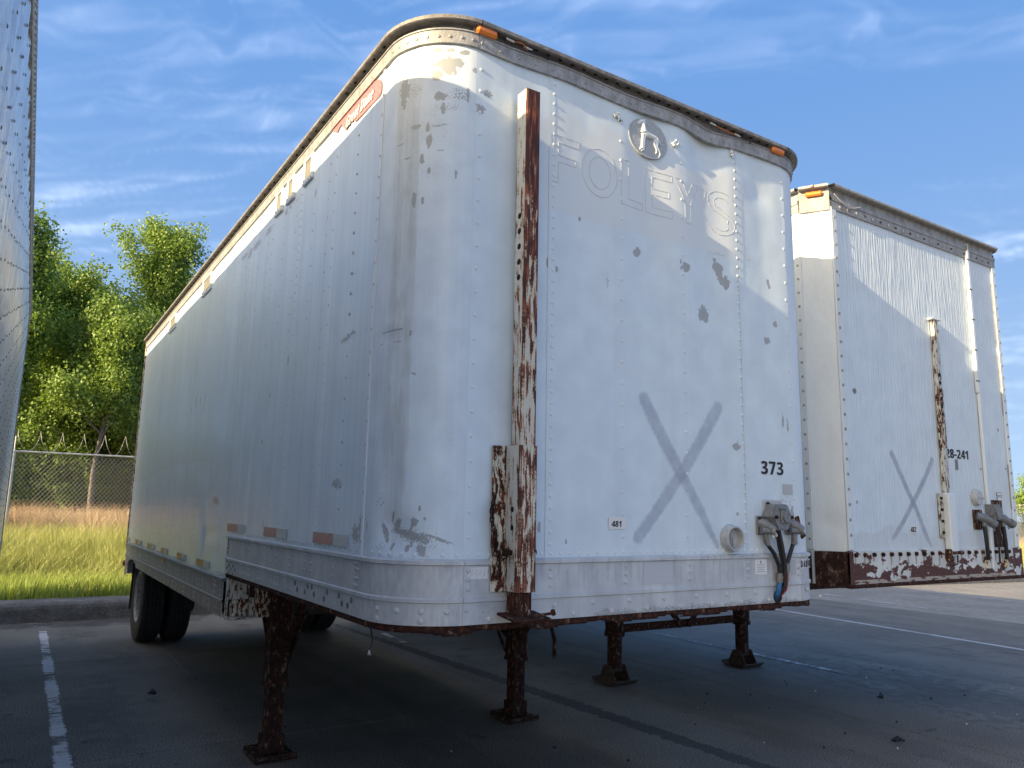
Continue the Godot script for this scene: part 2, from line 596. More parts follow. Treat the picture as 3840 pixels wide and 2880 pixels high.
# a steel face weathered by hand: share of rust at the bottom and at the top, run-down streaks in the grain of the steel
func weathered(called: String, wide: float, tall: float, low: float, high: float, paint: Color, sd: int) -> StandardMaterial3D:
	var cv := Canvas.new(0.0, wide, 0.0, tall, 620.0, sd)
	var f := cv.nz
	f.fractal_octaves = 4
	var i := 0
	for y in cv.h:
		var ym := y / cv.s
		var share := lerpf(high, low, float(y) / cv.h)
		for x in cv.w:
			var xm := x / cv.s
			var n := f.get_noise_2d(xm * 75.0, ym * 3.2) * 0.55 + f.get_noise_2d(xm * 26.0 + 9.0, ym * 7.0) * 0.6 + f.get_noise_2d(xm * 120.0, ym * 60.0) * 0.25
			var edge := maxf(0.0, 1.0 - minf(x, cv.w - 1 - x) / (cv.w * 0.09))
			var k := n + (share - 0.5) * 1.7 + edge * 0.35
			var q := clampf(f.get_noise_2d(xm * 45.0 + 30.0, ym * 5.0) * 0.9 + 0.45, 0.0, 1.0)
			var g := f.get_noise_2d(xm * 200.0, ym * 170.0) * 14.0
			var c: Color
			if k > 0.0:
				c = Color8(70, 37, 30).lerp(Color8(156, 88, 58), q * q)
				if k < 0.07:
					c = c.lerp(Color8(168, 112, 72), 0.6)
			else:
				c = paint.lerp(Color8(176, 132, 92), 0.75 * exp(k * 9.0))
			cv.d[i] = clampi(int(c.r8 + g), 0, 255)
			cv.d[i + 1] = clampi(int(c.g8 + g), 0, 255)
			cv.d[i + 2] = clampi(int(c.b8 + g), 0, 255)
			i += 3
	var m := mat(called, Color.WHITE, 0.75)
	m.albedo_texture = cv.texture()
	m.texture_repeat = false
	return m

# thin high cloud, computed on the whole sphere of the sky: long wisps that drift one way
func cirrus_cover() -> ImageTexture:
	var w := 2048
	var h := 1024
	var a := FastNoiseLite.new()
	a.seed = 5
	a.frequency = 1.0
	a.fractal_octaves = 4
	var b := FastNoiseLite.new()
	b.seed = 17
	b.frequency = 1.0
	b.fractal_octaves = 5
	var d := PackedByteArray()
	d.resize(w * h * 4)
	for y in h / 2:
		var el := PI * 0.5 - PI * (y + 0.5) / h
		for x in w:
			var i := (y * w + x) * 4
			d[i] = 255
			d[i + 1] = 255
			d[i + 2] = 255
			if el < 0.02:
				continue
			var az := TAU * (x + 0.5) / w
			# project on a high flat layer and stretch along the wind
			var r := 1.0 / maxf(tan(el), 0.05)
			if r > 12.0:
				continue
			var px := cos(az) * r
			var pz := sin(az) * r
			var u := -px * 0.62 + pz * 0.78
			var v := px * 0.78 + pz * 0.62
			u += a.get_noise_2d(u * 0.35, v * 0.5) * 0.6
			var big := a.get_noise_2d(u * 0.28 + 7.0, v * 0.9 + 3.0)
			var fine := b.get_noise_2d(u * 1.3, v * 7.0)
			# drawn-out filaments: thin crests of a stretched noise, where the layer is thick enough
			var warp := a.get_noise_2d(u * 0.9 + 40.0, v * 1.1) * 0.35
			var r1 := 1.0 - absf(b.get_noise_2d(u * 0.30 + 11.0, (v + warp) * 2.1))
			var r2 := 1.0 - absf(b.get_noise_2d(u * 0.55 + 31.0, (v + warp * 0.7) * 5.0))
			var crest := pow(r1, 16.0) * 0.9 + pow(r2, 14.0) * 0.5
			var sheetk := clampf((big + 0.12) * 1.5, 0.0, 1.0)
			var k := sheetk * clampf(0.10 + fine * 1.1, 0.0, 1.0) * 0.7 + crest * clampf((big + 0.28) * 1.3, 0.0, 1.0) * clampf(0.75 + fine, 0.0, 1.2)
			k *= smoothstep(0.02, 0.22, el)
			d[i + 3] = clampi(int(k * 28.0), 0, 255)
	return ImageTexture.create_from_image(Image.create_from_data(w, h, false, Image.FORMAT_RGBA8, d))

# ---------------------------------------------------------------- the lot
func gy(x: float) -> float:      # the lot falls gently to the right
	return -0.018 * maxf(0.0, x - 5.0)

func build_ground() -> void:
	var base := Canvas.new(-5.25, 12.03, -3.92, 9.75, 82.0, 301)   # canvas y is -z
	base.base(Color(lin(0.245, 0.230, 0.205)), 0.34, 0.0)
	# slabs were cast and worn apart: each has a tone of its own
	var tone := RandomNumberGenerator.new()
	tone.seed = 12
	for i in range(-1, 3):
		for j in 4:
			var t := tone.randf_range(-0.02, 0.02) + 0.06
			var c := lin(0.205 + t, 0.192 + t * 0.95, 0.170 + t * 0.87)
			var zl: Array = [-9.72, -6.55, -3.05, 0.43, 3.92, 7.41]
			var xa := -0.93 + 4.32 * i
			base.band(xa, xa + 4.32, func(_x): return -zl[j + 1], func(_x): return -zl[j], c, 0.65)
	var dark := lin(0.055, 0.055, 0.055)
	var r := RandomNumberGenerator.new()
	r.seed = 44
	# smears left by tyres and spills
	for i in 240:
		var x := r.randf_range(-5.0, 22.0)
		var y := r.randf_range(-4.0, 9.6)
		base.blot(x, y, r.randf_range(0.03, 0.22), r.randf_range(0.3, 1.6), lin(0.11, 0.105, 0.10) if r.randf() < 0.7 else lin(0.25, 0.24, 0.225), r.randf_range(0.05, 0.20), 0.8, 3.0, r.randf_range(-0.25, 0.1))
	for i in 90:
		base.blot(r.randf_range(-4.0, 9.0), r.randf_range(-3.0, 9.0), r.randf_range(0.02, 0.12), r.randf_range(0.02, 0.12), dark, r.randf_range(0.10, 0.35), 0.8, 14.0)
	# tyre tracks into the bays
	for i in 14:
		var tx := r.randf_range(-1.0, 11.0)
		var ty := r.randf_range(-3.0, 3.0)
		var bend := r.randf_range(-0.5, 0.5)
		base.stroke([Vector2(tx, ty), Vector2(tx + bend * 0.3, ty + 2.0), Vector2(tx + bend, ty + 4.5)], [0.09, 0.10, 0.06], lin(0.12, 0.115, 0.108), r.randf_range(0.10, 0.26), 0.06)
	# worn black band over an old stripe, oil by the second trailer's legs, damp dirt along the gutter
	base.blot(1.60, 3.4, 0.085, 4.6, dark, 0.55, 0.35, 9.0, 0.045)
	base.blot(4.9, 1.2, 0.55, 1.5, dark, 0.20, 1.0, 4.6, -0.1)
	base.blot(5.2, 2.2, 0.35, 1.6, dark, 0.18, 1.0, 5.0, 0.1)
	base.blot(6.3, 1.2, 0.25, 2.2, dark, 0.16, 1.0, 5.0, 0.16)
	base.blot(8.4, 3.9, 0.6, 2.6, dark, 0.15, 1.0, 4.0, 0.14)
	for i in 60:
		base.blot(-8.0 + i * 0.5, r.randf_range(9.35, 9.75), r.randf_range(0.3, 0.8), r.randf_range(0.14, 0.5), lin(0.06, 0.06, 0.065), 0.26, 0.7, 2.2)
	for i in 500:
		base.blot(r.randf_range(-5.0, 12.0), r.randf_range(-3.0, 9.4), r.randf_range(0.008, 0.03), r.randf_range(0.008, 0.03), dark if r.randf() < 0.6 else lin(0.32, 0.31, 0.29), 0.4, 0.5, 40.0)
	var grain := tile(311, 0.17, 3, 512)
	var gd := PackedByteArray()
	gd.resize(512 * 512 * 3)
	for i in 512 * 512:
		var k := clampi(222 + int((grain[i] - 128) * 1.05), 0, 255)
		gd[i * 3] = k
		gd[i * 3 + 1] = k
		gd[i * 3 + 2] = k
	var cm := mat("concrete", Color.WHITE, 0.82)
	cm.albedo_texture = base.texture()
	cm.detail_enabled = true
	cm.detail_blend_mode = BaseMaterial3D.BLEND_MODE_MUL
	cm.detail_albedo = rgb_texture(gd, 512, 512)
	cm.detail_uv_layer = BaseMaterial3D.DETAIL_UV_2
	cm.uv2_triplanar = true
	cm.uv2_world_triplanar = true
	cm.uv2_scale = Vector3(0.8, 0.8, 0.8)
	cm.metallic_specular = 0.35
	mottled("far_concrete", lin(0.235, 0.220, 0.195), lin(0.305, 0.285, 0.25), 0.82, 331, Vector3(0.12, 0.12, 0.12))
	mottled("joint_fill", lin(0.20, 0.20, 0.195), lin(0.34, 0.33, 0.32), 0.9, 321, Vector3(2, 2, 2))

	var lot := Node3D.new()
	lot.name = "pavement"
	add_child(lot)
	structure(lot)
	var xs := []
	for k in range(-8, 15):
		xs.append(-0.93 + 4.32 * k)
	var zs := [-9.72, -6.55, -3.05, 0.43, 3.92, 7.41, 10.9, 14.4, 26.0]
	var bed := MB.new()
	for i in xs.size() - 1:
		bed.quad(Vector3(xs[i], gy(xs[i]) - 0.006, 26), Vector3(xs[i + 1], gy(xs[i + 1]) - 0.006, 26), Vector3(xs[i + 1], gy(xs[i + 1]) - 0.006, -9.73), Vector3(xs[i], gy(xs[i]) - 0.006, -9.73))
	put(bed, "joint_filler", M.joint_fill, lot)
	for i in xs.size() - 1:
		for j in zs.size() - 1:
			var b := MB.new()
			var g := 0.006
			var xa: float = xs[i] + g
			var xb: float = xs[i + 1] - g
			var za: float = zs[j] + g
			var zb: float = zs[j + 1] - g
			var cols := [xa]
			if xa < 5.0 and xb > 5.0:
				cols.append(5.0)
			cols.append(xb)
			for q in cols.size() - 1:
				var p: float = cols[q]
				var o: float = cols[q + 1]
				b.quad(Vector3(p, gy(p), zb), Vector3(o, gy(o), zb), Vector3(o, gy(o), za), Vector3(p, gy(p), za), base.uv(p, -zb), base.uv(o, -zb), base.uv(o, -za), base.uv(p, -za))
				b.quad(Vector3(p, gy(p) - 0.1, zb), Vector3(o, gy(o) - 0.1, zb), Vector3(o, gy(o), zb), Vector3(p, gy(p), zb), base.uv(p, -zb), base.uv(o, -zb), base.uv(o, -zb), base.uv(p, -zb))
				b.quad(Vector3(o, gy(o) - 0.1, za), Vector3(p, gy(p) - 0.1, za), Vector3(p, gy(p), za), Vector3(o, gy(o), za), base.uv(o, -za), base.uv(p, -za), base.uv(p, -za), base.uv(o, -za))
			b.quad(Vector3(xa, gy(xa) - 0.1, za), Vector3(xa, gy(xa) - 0.1, zb), Vector3(xa, gy(xa), zb), Vector3(xa, gy(xa), za), base.uv(xa, -za), base.uv(xa, -zb), base.uv(xa, -zb), base.uv(xa, -za))
			b.quad(Vector3(xb, gy(xb) - 0.1, zb), Vector3(xb, gy(xb) - 0.1, za), Vector3(xb, gy(xb), za), Vector3(xb, gy(xb), zb), base.uv(xb, -zb), base.uv(xb, -za), base.uv(xb, -za), base.uv(xb, -zb))
			put(b, "slab", cm if xb < 12.1 and xa > -5.3 and zb < 4.0 else M.far_concrete, lot)
	# painted bay lines: [x at far end, z far, x at near end, z near, width, wear 0..1]
	var lines := [[-2.045, -8.85, -2.13, 3.6, 0.105, 0.34], [1.72, -7.4, 1.63, -6.1, 0.10, 0.62], [5.05, -8.6, 4.90, -2.30, 0.095, 0.66], [9.50, -8.4, 8.35, 0.6, 0.10, 0.04], [13.3, -8.6, 12.7, -5.6, 0.10, 0.30], [17.3, -8.8, 16.2, -3.0, 0.11, 0.10], [21.4, -8.8, 20.3, -3.0, 0.11, 0.10]]
	for k in lines.size():
		var L: Array = lines[k]
		paint_line(lot, L, 500 + k)
	# kerb along the back of the lot, cast with a rounded nose, in lengths
	var prof := [Vector2(-9.72, -0.05), Vector2(-9.735, 0.17), Vector2(-9.75, 0.215), Vector2(-9.785, 0.245), Vector2(-9.84, 0.255), Vector2(-10.18, 0.262), Vector2(-10.22, 0.2)]
	var kerb := Node3D.new()
	kerb.name = "kerb"
	add_child(kerb)
	structure(kerb)
	var kx := -31.0
	while kx < 58.0:
		var b := MB.new()
		var ke := kx + 3.04
		for i in prof.size() - 1:
			var p: Vector2 = prof[i]
			var q: Vector2 = prof[i + 1]
			b.quad(Vector3(kx, p.y + gy(kx), p.x), Vector3(ke, p.y + gy(ke), p.x), Vector3(ke, q.y + gy(ke), q.x), Vector3(kx, q.y + gy(kx), q.x))
		put(b, "kerb_length", M.kerb_concrete, kerb)
		kx += 3.05

func paint_line(lot: Node3D, L: Array, sd: int) -> void:
	var far := Vector2(L[0], L[1])
	var near := Vector2(L[2], L[3])
	var len := far.distance_to(near)
	var wd: float = L[4]
	var cv := Canvas.new(0.0, wd, 0.0, len, 90.0, sd)
	var wear: float = L[5]
	var i := 0
	for y in cv.h:
		for x in cv.w:
			var n := cv.nz.get_noise_2d(x * 0.05, y * 0.16) * 0.55 + cv.nz.get_noise_2d(x * 0.01, y * 0.012) * 0.75 + cv.nz.get_noise_2d(x * 0.4, y * 0.7) * 0.25
			var edge := minf(x, cv.w - 1 - x) / (cv.w * 0.5)
			var on := n * 0.5 + 0.5 + minf(edge * 2.0, 0.3) - 0.3 > wear
			var c := lin(0.52, 0.53, 0.54) if on else lin(0.15, 0.147, 0.142)
			var t := int(n * 18.0)
			cv.d[i] = clampi(c.r8 + t, 0, 255)
			cv.d[i + 1] = clampi(c.g8 + t, 0, 255)
			cv.d[i + 2] = clampi(c.b8 + t, 0, 255)
			i += 3
	var m := mat("bay_line_%d" % sd, Color.WHITE, 0.75)
	m.albedo_texture = cv.texture()
	m.texture_repeat = false
	var dir := (far - near).normalized()
	var side := Vector2(-dir.y, dir.x) * wd * 0.5
	var b := MB.new()
	var steps := int(len / 0.5) + 1
	for k in steps:
		var p := near.lerp(far, float(k) / steps)
		var q := near.lerp(far, float(k + 1) / steps)
		var f := func(o: Vector2) -> Vector3: return Vector3(o.x, gy(o.x) + 0.004, o.y)
		b.quad(f.call(p - side), f.call(p + side), f.call(q + side), f.call(q - side), Vector2(0, 1.0 - float(k) / steps), Vector2(1, 1.0 - float(k) / steps), Vector2(1, 1.0 - float(k + 1) / steps), Vector2(0, 1.0 - float(k + 1) / steps))
	put(b, "bay_line", m, lot)

# ---------------------------------------------------------------- the field behind the kerb
func fy(x: float, z: float) -> float:
	return 0.22 + gy(x) + 0.03 * sin(x * 0.7 + z * 0.4) * clampf((-10.4 - z) * 0.5, 0.0, 1.0)

func build_field() -> void:
	var b := MB.new()
	var xs := [-400.0, -120.0, -60.0, -31.0, -20.0, -12.0, -8.0, -4.0, -2.0, 0.0, 2.0, 5.0, 10.0, 20.0, 35.0, 45.0, 60.0, 120.0, 400.0]
	var zs := [-10.2, -11.0, -13.0, -15.0, -17.0, -19.0, -22.0, -26.0, -32.0, -45.0, -80.0, -160.0, -600.0]
	for i in xs.size() - 1:
		for j in zs.size() - 1:
			var p := [Vector2(xs[i], zs[j]), Vector2(xs[i + 1], zs[j]), Vector2(xs[i + 1], zs[j + 1]), Vector2(xs[i], zs[j + 1])]
			var q := []
			for k in p:
				q.append(Vector3(k.x, fy(clampf(k.x, -60, 60), k.y), k.y))
			b.quad(q[0], q[1], q[2], q[3])
	structure(put(b, "ground", M.soil, self))
	# the yard ground beyond the slabs, to the horizon on the camera's side
	var y := MB.new()
	y.quad(Vector3(-400, -1.2, 400), Vector3(400, -1.2, 400), Vector3(400, -1.2, -10.0), Vector3(-400, -1.2, -10.0))
	structure(put(y, "terrain", M.soil, self))
	var r := RandomNumberGenerator.new()
	r.seed = 91
	# clumps of blades, three kinds
	var kinds := [["mown_grass", M.grass_lush, 0.12, 0.30, 40, 0.2], ["tall_green_grass", M.grass_green, 0.40, 0.95, 28, 0.30], ["dry_seeding_grass", M.grass_straw, 0.75, 1.25, 22, 0.24]]
	var tuft := []
	for k in kinds:
		var variants := []
		for vv in 3:
			var g := MB.new()
			g.colored = true
			for i in k[4]:
				var a := r.randf() * TAU
				var rad := sqrt(r.randf()) * 0.13
				var at := Vector3(cos(a) * rad, 0, sin(a) * rad)
				var tall: float = r.randf_range(k[2], k[3])
				var lean: Vector3 = Vector3(r.randf_range(-1, 1), 0, r.randf_range(-1, 1)) * k[5] * tall + Vector3(0.10, 0, 0.0) * tall
				var sidev := Vector3(cos(a + 1.3), 0, sin(a + 1.3)) * r.randf_range(0.0025, 0.005)
				var t := r.randf_range(0.7, 1.25)
				g.tint = Color(t * r.randf_range(0.85, 1.2), t, t * r.randf_range(0.7, 1.0))
				var mid: Vector3 = at + Vector3(0, tall * 0.6, 0) + lean * 0.4
				var tip: Vector3 = at + Vector3(0, tall, 0) + lean * 1.2
				g.quad(at - sidev, at + sidev, mid + sidev * 0.8, mid - sidev * 0.8)
				g.tri(mid - sidev * 0.8, mid + sidev * 0.8, tip)
				if k[0] == "dry_seeding_grass":      # feathery seed head
					g.tint = Color(1.35 * t, 1.05 * t, 0.95 * t)
					for s in 5:
						var p0: Vector3 = mid.lerp(tip, 0.35 + s * 0.13)
						var d := Vector3(r.randf_range(-1, 1), 0.8, r.randf_range(-1, 1)).normalized() * 0.05
						g.tri(p0, p0 + d + sidev, p0 + d * 0.5 - sidev)
			variants.append(g.mesh())
		tuft.append(variants)
	var spots := [[], [], []]
	for i in 12500:          # the part seen past the trailer's tail
		var z := -10.22 - pow(r.randf(), 0.85) * 11.8
		var x := r.randf_range(-4.4, 3.6)
		spots[grass_kind(x, z, r)].append(Vector3(x, fy(x, z) - 0.01, z))
	for i in 9000:           # the part seen past the second trailer's nose, thinner because it is far
		var z := -10.3 - r.randf() * 22.0
		var x := r.randf_range(20.0, 62.0)
		spots[grass_kind(x, z, r)].append(Vector3(x, fy(x, z) - 0.01, z))
	var lab := ["short bright green grass along the kerb", "tall yellow-green grass in front of and behind the chain-link fence", "dry pinkish seeding grass beyond the chain-link fence"]
	for k in 3:
		var holder := Node3D.new()
		holder.name = numbered(kinds[k][0])
		add_child(holder)
		tag(holder, lab[k], "grass")
		stuff(holder)
		for vv in 3:
			var mine := []
			for i in spots[k].size():
				if i % 3 == vv:
					mine.append(spots[k][i])
			var mm := MultiMesh.new()
			mm.transform_format = MultiMesh.TRANSFORM_3D
			mm.mesh = tuft[k][vv]
			mm.instance_count = mine.size()
			for i in mine.size():
				var sc := r.randf_range(0.75, 1.2)
				var p: Vector3 = mine[i]
				if k == 1:
					sc *= clampf(0.35 + (-11.0 - p.z) * 0.22, 0.4, 1.0)
				mm.set_instance_transform(i, Transform3D(Basis(Vector3.UP, r.randf_range(-0.5, 0.5) + (PI if r.randf() < 0.3 else 0.0)).scaled(Vector3(1.15, sc, 1.15)), p))
			var mi := MultiMeshInstance3D.new()
			mi.name = "blades"
			mi.multimesh = mm
			mi.material_override = kinds[k][1]
			holder.add_child(mi, true)
			stuff(mi)

func grass_kind(x: float, z: float, r: RandomNumberGenerator) -> int:
	var w := wob.get_noise_2d(x * 0.55, z * 0.5 + 60.0)
	z += w * 1.8
	if z > -12.8 + r.randf_range(-1.3, 0.9):
		return 0 if r.randf() < 0.9 else 1
	if z > -18.4 + r.randf_range(-1.2, 1.6):
		return 1 if r.randf() < 0.95 else (2 if z < -15.0 else 0)
	return 2 if r.randf() < 0.8 else 1

# ---------------------------------------------------------------- fence
func build_fence() -> void:
	var z := -18.0
	var f := thing("chain_link_fence", "galvanised chain-link fence topped with coiled razor wire, behind the grass verge", "fence", Vector3(0, 0, z))
	var px := -2.645 - 3.05 * 3
	var last := 0.0
	while px < 56.0:
		var g := fy(px, z)
		var p := MB.new()
		p.tube([Vector3(px, g - 0.05, 0), Vector3(px, g + 2.50, 0)], 0.037, 10)
		p.lathe(Vector3(px, g + 2.49, 0), Basis(Vector3.RIGHT, -PI / 2), [Vector2(0.041, 0), Vector2(0.041, 0.035), Vector2(0.026, 0.06), Vector2(0.0, 0.07)], 10)
		put(p, "post", M.galvanised, f)
		var a := MB.new()
		a.tube([Vector3(px, g + 2.5, 0.0), Vector3(px, g + 2.86, -0.02)], 0.014, 6)
		put(a, "post_extension", M.galvanised, f)
		var nx := px + 3.05
		var rl := MB.new()
		rl.tube([Vector3(px, g + 2.52, 0.0), Vector3(nx, fy(nx, z) + 2.52, 0.0)], 0.024, 8)
		put(rl, "top_rail", M.galvanised, f)
		last = px
		px = nx
	for span in [[-5.695, 3.455, 0.006], [36.4, 54.7, 0.009]]:
		var m := MB.new()
		var x0: float = span[0]
		var x1: float = span[1]
		var hh := 2.46
		var w := 1.93        # horizontal run of one wire from bottom to top
		for dir in [-1.0, 1.0]:
			var s: float = x0 - w
			while s < x1 + w:
				var lo := Vector2(s, 0.0)
				var hi := Vector2(s + dir * w, hh)
				# clip to the span
				var ta := 0.0
				var tb := 1.0
				for lim in [[x0, 1.0], [x1, -1.0]]:
					var da: float = (lo.x - lim[0]) * lim[1]
					var db: float = (hi.x - lim[0]) * lim[1]
					if da < 0 and db < 0:
						ta = 2.0
					elif da < 0:
						ta = maxf(ta, da / (da - db))
					elif db < 0:
						tb = minf(tb, da / (da - db))
				if ta < tb:
					var p := lo.lerp(hi, ta)
					var q := lo.lerp(hi, tb)
					m.tube([Vector3(p.x, fy(p.x, z) + 0.03 + p.y, dir * 0.003), Vector3(q.x, fy(q.x, z) + 0.03 + q.y, dir * 0.003)], span[2] * 0.5, 4, false)
				s += 0.09
		stuff(put(m, "wire_mesh", M.galvanised, f))
		var c := MB.new()
		var pts := []
		var turns := int((x1 - x0) / 0.44)
		for i in turns * 18:
			var a := TAU * i / 18.0
			var x := x0 + 0.44 * i / 18.0
			pts.append(Vector3(x - 0.075 * sin(a), fy(x, z) + 2.78 + cos(a) * 0.235, sin(a) * 0.235 - 0.02))
		c.tube(pts, 0.005, 4, false)
		for i in range(0, pts.size() - 1, 2):
			var d: Vector3 = (pts[i + 1] - pts[i]).normalized()
			var o := Vector3(0, d.z, -d.y).normalized()
			c.tri(pts[i] - d * 0.02, pts[i] + d * 0.02, pts[i] + o * 0.025)
			c.tri(pts[i] - d * 0.02, pts[i] + d * 0.02, pts[i] - o * 0.025)
		put(c, "razor_wire", M.galvanised, f)
		var t := MB.new()
		var tx := x0 + 0.2
		while tx < x1:
			t.bar(Vector3(tx, fy(tx, z) + 2.47, 0.027), Vector3(tx + 0.01, fy(tx, z) + 2.57, 0.027), 0.006, 0.006)
			tx += 0.42
		stuff(put(t, "tie_wires", M.galvanised, f))

# ---------------------------------------------------------------- trees
func leaf_clump(sd: int, leaves: int, spread: float, size: float) -> ArrayMesh:
	var r := RandomNumberGenerator.new()
	r.seed = sd
	var b := MB.new()
	for i in leaves:
		var p := Vector3(r.randfn(), r.randfn(), r.randfn()) * spread * 0.5
		var out := (p.normalized() + Vector3(r.randf_range(-0.8, 0.8), r.randf_range(-0.3, 0.9), r.randf_range(-0.8, 0.8))).normalized()
		var side := out.cross(Vector3(r.randf_range(-1, 1), r.randf_range(-1, 1), r.randf_range(-1, 1))).normalized()
		var along := side.cross(out).normalized()
		var s := size * r.randf_range(0.7, 1.25)
		var tip := p + along * s
		var fold := out * s * 0.14
		var l := p + along * s * 0.45 - side * s * 0.42 + fold
		var q := p + along * s * 0.45 + side * s * 0.42 + fold
		b.tri(p, q, tip)
		b.tri(p, tip, l)
	return b.mesh()

var clumps := []

func tree(called: String, label: String, at: Vector3, tall: float, reach: float, bare: float, limbs: int, dense: int, mats: Array, sd: int, group: String, upright := 0.75, leaf_scale := 1.0) -> Node3D:
	var r := RandomNumberGenerator.new()
	r.seed = sd
	var o := thing(called, label, "shrub" if called == "shrub" else "tree", at, 0.0, group)
	var tr := MB.new()
	var lean := Vector3(r.randf_range(-0.5, 0.5), 0, r.randf_range(-0.4, 0.4))
	var spine := []
	var rad := []
	var n := 9
	for i in n:
		var t := float(i) / (n - 1)
		spine.append(Vector3(lean.x * t * t + 0.12 * sin(t * 7.0 + sd), tall * 0.93 * t - 0.1, lean.z * t * t + 0.12 * cos(t * 6.0 + sd)))
		rad.append(lerpf(0.017 * tall, 0.012, pow(t, 0.8)))
	tr.tube(spine, rad, 8, false)
	put(tr, "trunk", M.bark, o)
	var lb := MB.new()
	var places := [[], []]
	for k in limbs:
		var t := lerpf(bare, 0.97, pow((k + r.randf()) / limbs, 0.9))
		var fi := t * (n - 1)
		var p0: Vector3 = spine[int(fi)].lerp(spine[mini(int(fi) + 1, n - 1)], fi - int(fi))
		var az := k * 2.4 + r.randf_range(-0.5, 0.5)
		# long limbs low down, short near the top: an uneven spire
		var shape := sin(PI * clampf((t - bare) / (1.0 - bare) * 0.82 + 0.16, 0.0, 1.0))
		var len := reach * (0.30 + 0.75 * shape) * pow(r.randf(), 0.7) * 1.55 + 0.25
		var dir := Vector3(cos(az), upright * r.randf_range(0.5, 2.2), sin(az)).normalized()
		var pts := [p0]
		var rr := [0.006 * tall * (1.05 - t) + 0.014]
		var p := p0
		var segs := 5
		for s in segs:
			dir = (dir + Vector3(r.randf_range(-0.22, 0.22), 0.10, r.randf_range(-0.22, 0.22))).normalized()
			p += dir * len / segs
			pts.append(p)
			rr.append(lerpf(rr[0], 0.006, float(s + 1) / segs))
		lb.tube(pts, rr, 5, false)
		# side twigs carry the leaves, so that the crown breaks into tufts with gaps between
		var twigs := 6 + int(3.0 * len / reach)
		for w in twigs:
			var f := lerpf(0.25, 0.98, (w + r.randf()) / twigs) * segs
			var fk := mini(int(f), segs - 1)
			var q0: Vector3 = pts[fk].lerp(pts[fk + 1], f - fk)
			var td := (dir + Vector3(r.randf_range(-1.1, 1.1), r.randf_range(-0.1, 0.9), r.randf_range(-1.1, 1.1))).normalized()
			var tl := len * r.randf_range(0.16, 0.36) + 0.15
			lb.tube([q0, q0 + td * tl], [0.009, 0.004], 4, false)
			var shade := 0.72 if r.randf() < 0.6 else 0.25
			var cnt := int(dense * 0.13 * (0.5 + tl))
			for s in cnt:
				var q := q0 + td * tl * lerpf(0.15, 1.1, r.randf()) + Vector3(r.randfn(), r.randfn(), r.randfn()) * (0.08 + 0.035 * reach)
				var kk := 0 if r.randf() < shade else 1
				places[kk].append(Transform3D(Basis.from_euler(Vector3(r.randf() * TAU, r.randf() * TAU, r.randf() * TAU)).scaled(Vector3.ONE * leaf_scale * r.randf_range(0.75, 1.25)), q))
	put(lb, "limbs", M.bark, o)
	for kk in 2:
		for vv in 2:
			var mine := []
			for i in places[kk].size():
				if i % 2 == vv:
					mine.append(places[kk][i])
			var mm := MultiMesh.new()
			mm.transform_format = MultiMesh.TRANSFORM_3D
			mm.mesh = clumps[vv]
			mm.instance_count = mine.size()
			for i in mine.size():
				mm.set_instance_transform(i, mine[i])
			var mi := MultiMeshInstance3D.new()
			mi.name = "crown"
			mi.multimesh = mm
			mi.material_override = mats[kk]
			o.add_child(mi, true)
			stuff(mi)
	return o

func build_trees() -> void:
	clumps = [leaf_clump(1, 15, 0.24, 0.085), leaf_clump(2, 13, 0.28, 0.095)]
	var br := [M.leaf_bright, M.leaf_mid]
	var md := br
	var dk := br
	var ol := br
	var g := "trees beyond the fence"
	tree("poplar_tree", "tallest poplar with two upright leafy spires, beyond the fence behind the white trailer's tail", Vector3(0.75, 0.2, -24.0), 10.7, 1.8, 0.24, 44, 84, ol, 11, g, 1.6)
	tree("poplar_tree", "bushy green tree beyond the fence, half hidden by the bare metal trailer", Vector3(-3.3, 0.2, -23.0), 9.2, 1.9, 0.12, 48, 90, br, 12, g, 1.5)
	tree("poplar_tree", "broad green tree between the poplar and the bare metal trailer, beyond the fence", Vector3(-1.5, 0.2, -25.5), 8.4, 1.9, 0.14, 46, 86, br, 13, g, 1.3)
	tree("poplar_tree", "leafy tree leaning out behind the white trailer's roof line", Vector3(2.7, 0.2, -25.0), 9.4, 2.0, 0.15, 52, 80, md, 14, g, 0.9)
	tree("poplar_tree", "low tree with pale stems right behind the fence", Vector3(-0.6, 0.2, -22.3), 6.8, 1.4, 0.5, 22, 80, ol, 15, g, 1.1)
	tree("poplar_tree", "round-topped tree filling the gap between the two poplars, beyond the fence", Vector3(-0.35, 0.2, -26.0), 8.0, 1.9, 0.14, 46, 86, br, 16, g, 1.1)
	# the rest of the tree line, dense behind and to the sunny side
	var more := [[-12.0, -27.0, 9.0], [-16.5, -25.5, 9.5], [6.2, -25.5, 9.0], [-4.6, -29.0, 10.0], [-1.0, -30.5, 9.6], [2.6, -30.0, 10.5], [6.4, -31.0, 9.5]]
	for i in more.size():
		var a: Array = more[i]
		tree("background_tree", "tree of the wood behind the poplars" if a[1] < -28.0 else "tree of the row beyond the fence, out past the trailers", Vector3(a[0], 0.2, a[1]), a[2], 2.3, 0.06, 44, 62, dk, 30 + i, "wood behind the poplars" if a[1] < -28.0 else g, 0.8, 1.35)
	for i in 9:
		var x := -7.0 + i * 1.55
		tree("shrub", "leafy shrub of the undergrowth beneath the poplars", Vector3(x, 0.2, -26.6 - (i % 3) * 0.9), 2.9 + (i % 2) * 0.7, 1.25, 0.03, 26, 54, dk, 60 + i, "undergrowth beneath the poplars", 0.5, 1.2)
	for i in 6:
		tree("shrub", "distant green tree beyond the far end of the fence", Vector3(50.0 + i * 5.0, -0.75 - i * 0.06, -25.0 - (i % 3) * 2.0), 4.6 + (i % 2) * 0.8, 2.0, 0.08, 30, 60, br, 80 + i, "distant trees past the second trailer", 0.6, 1.8)

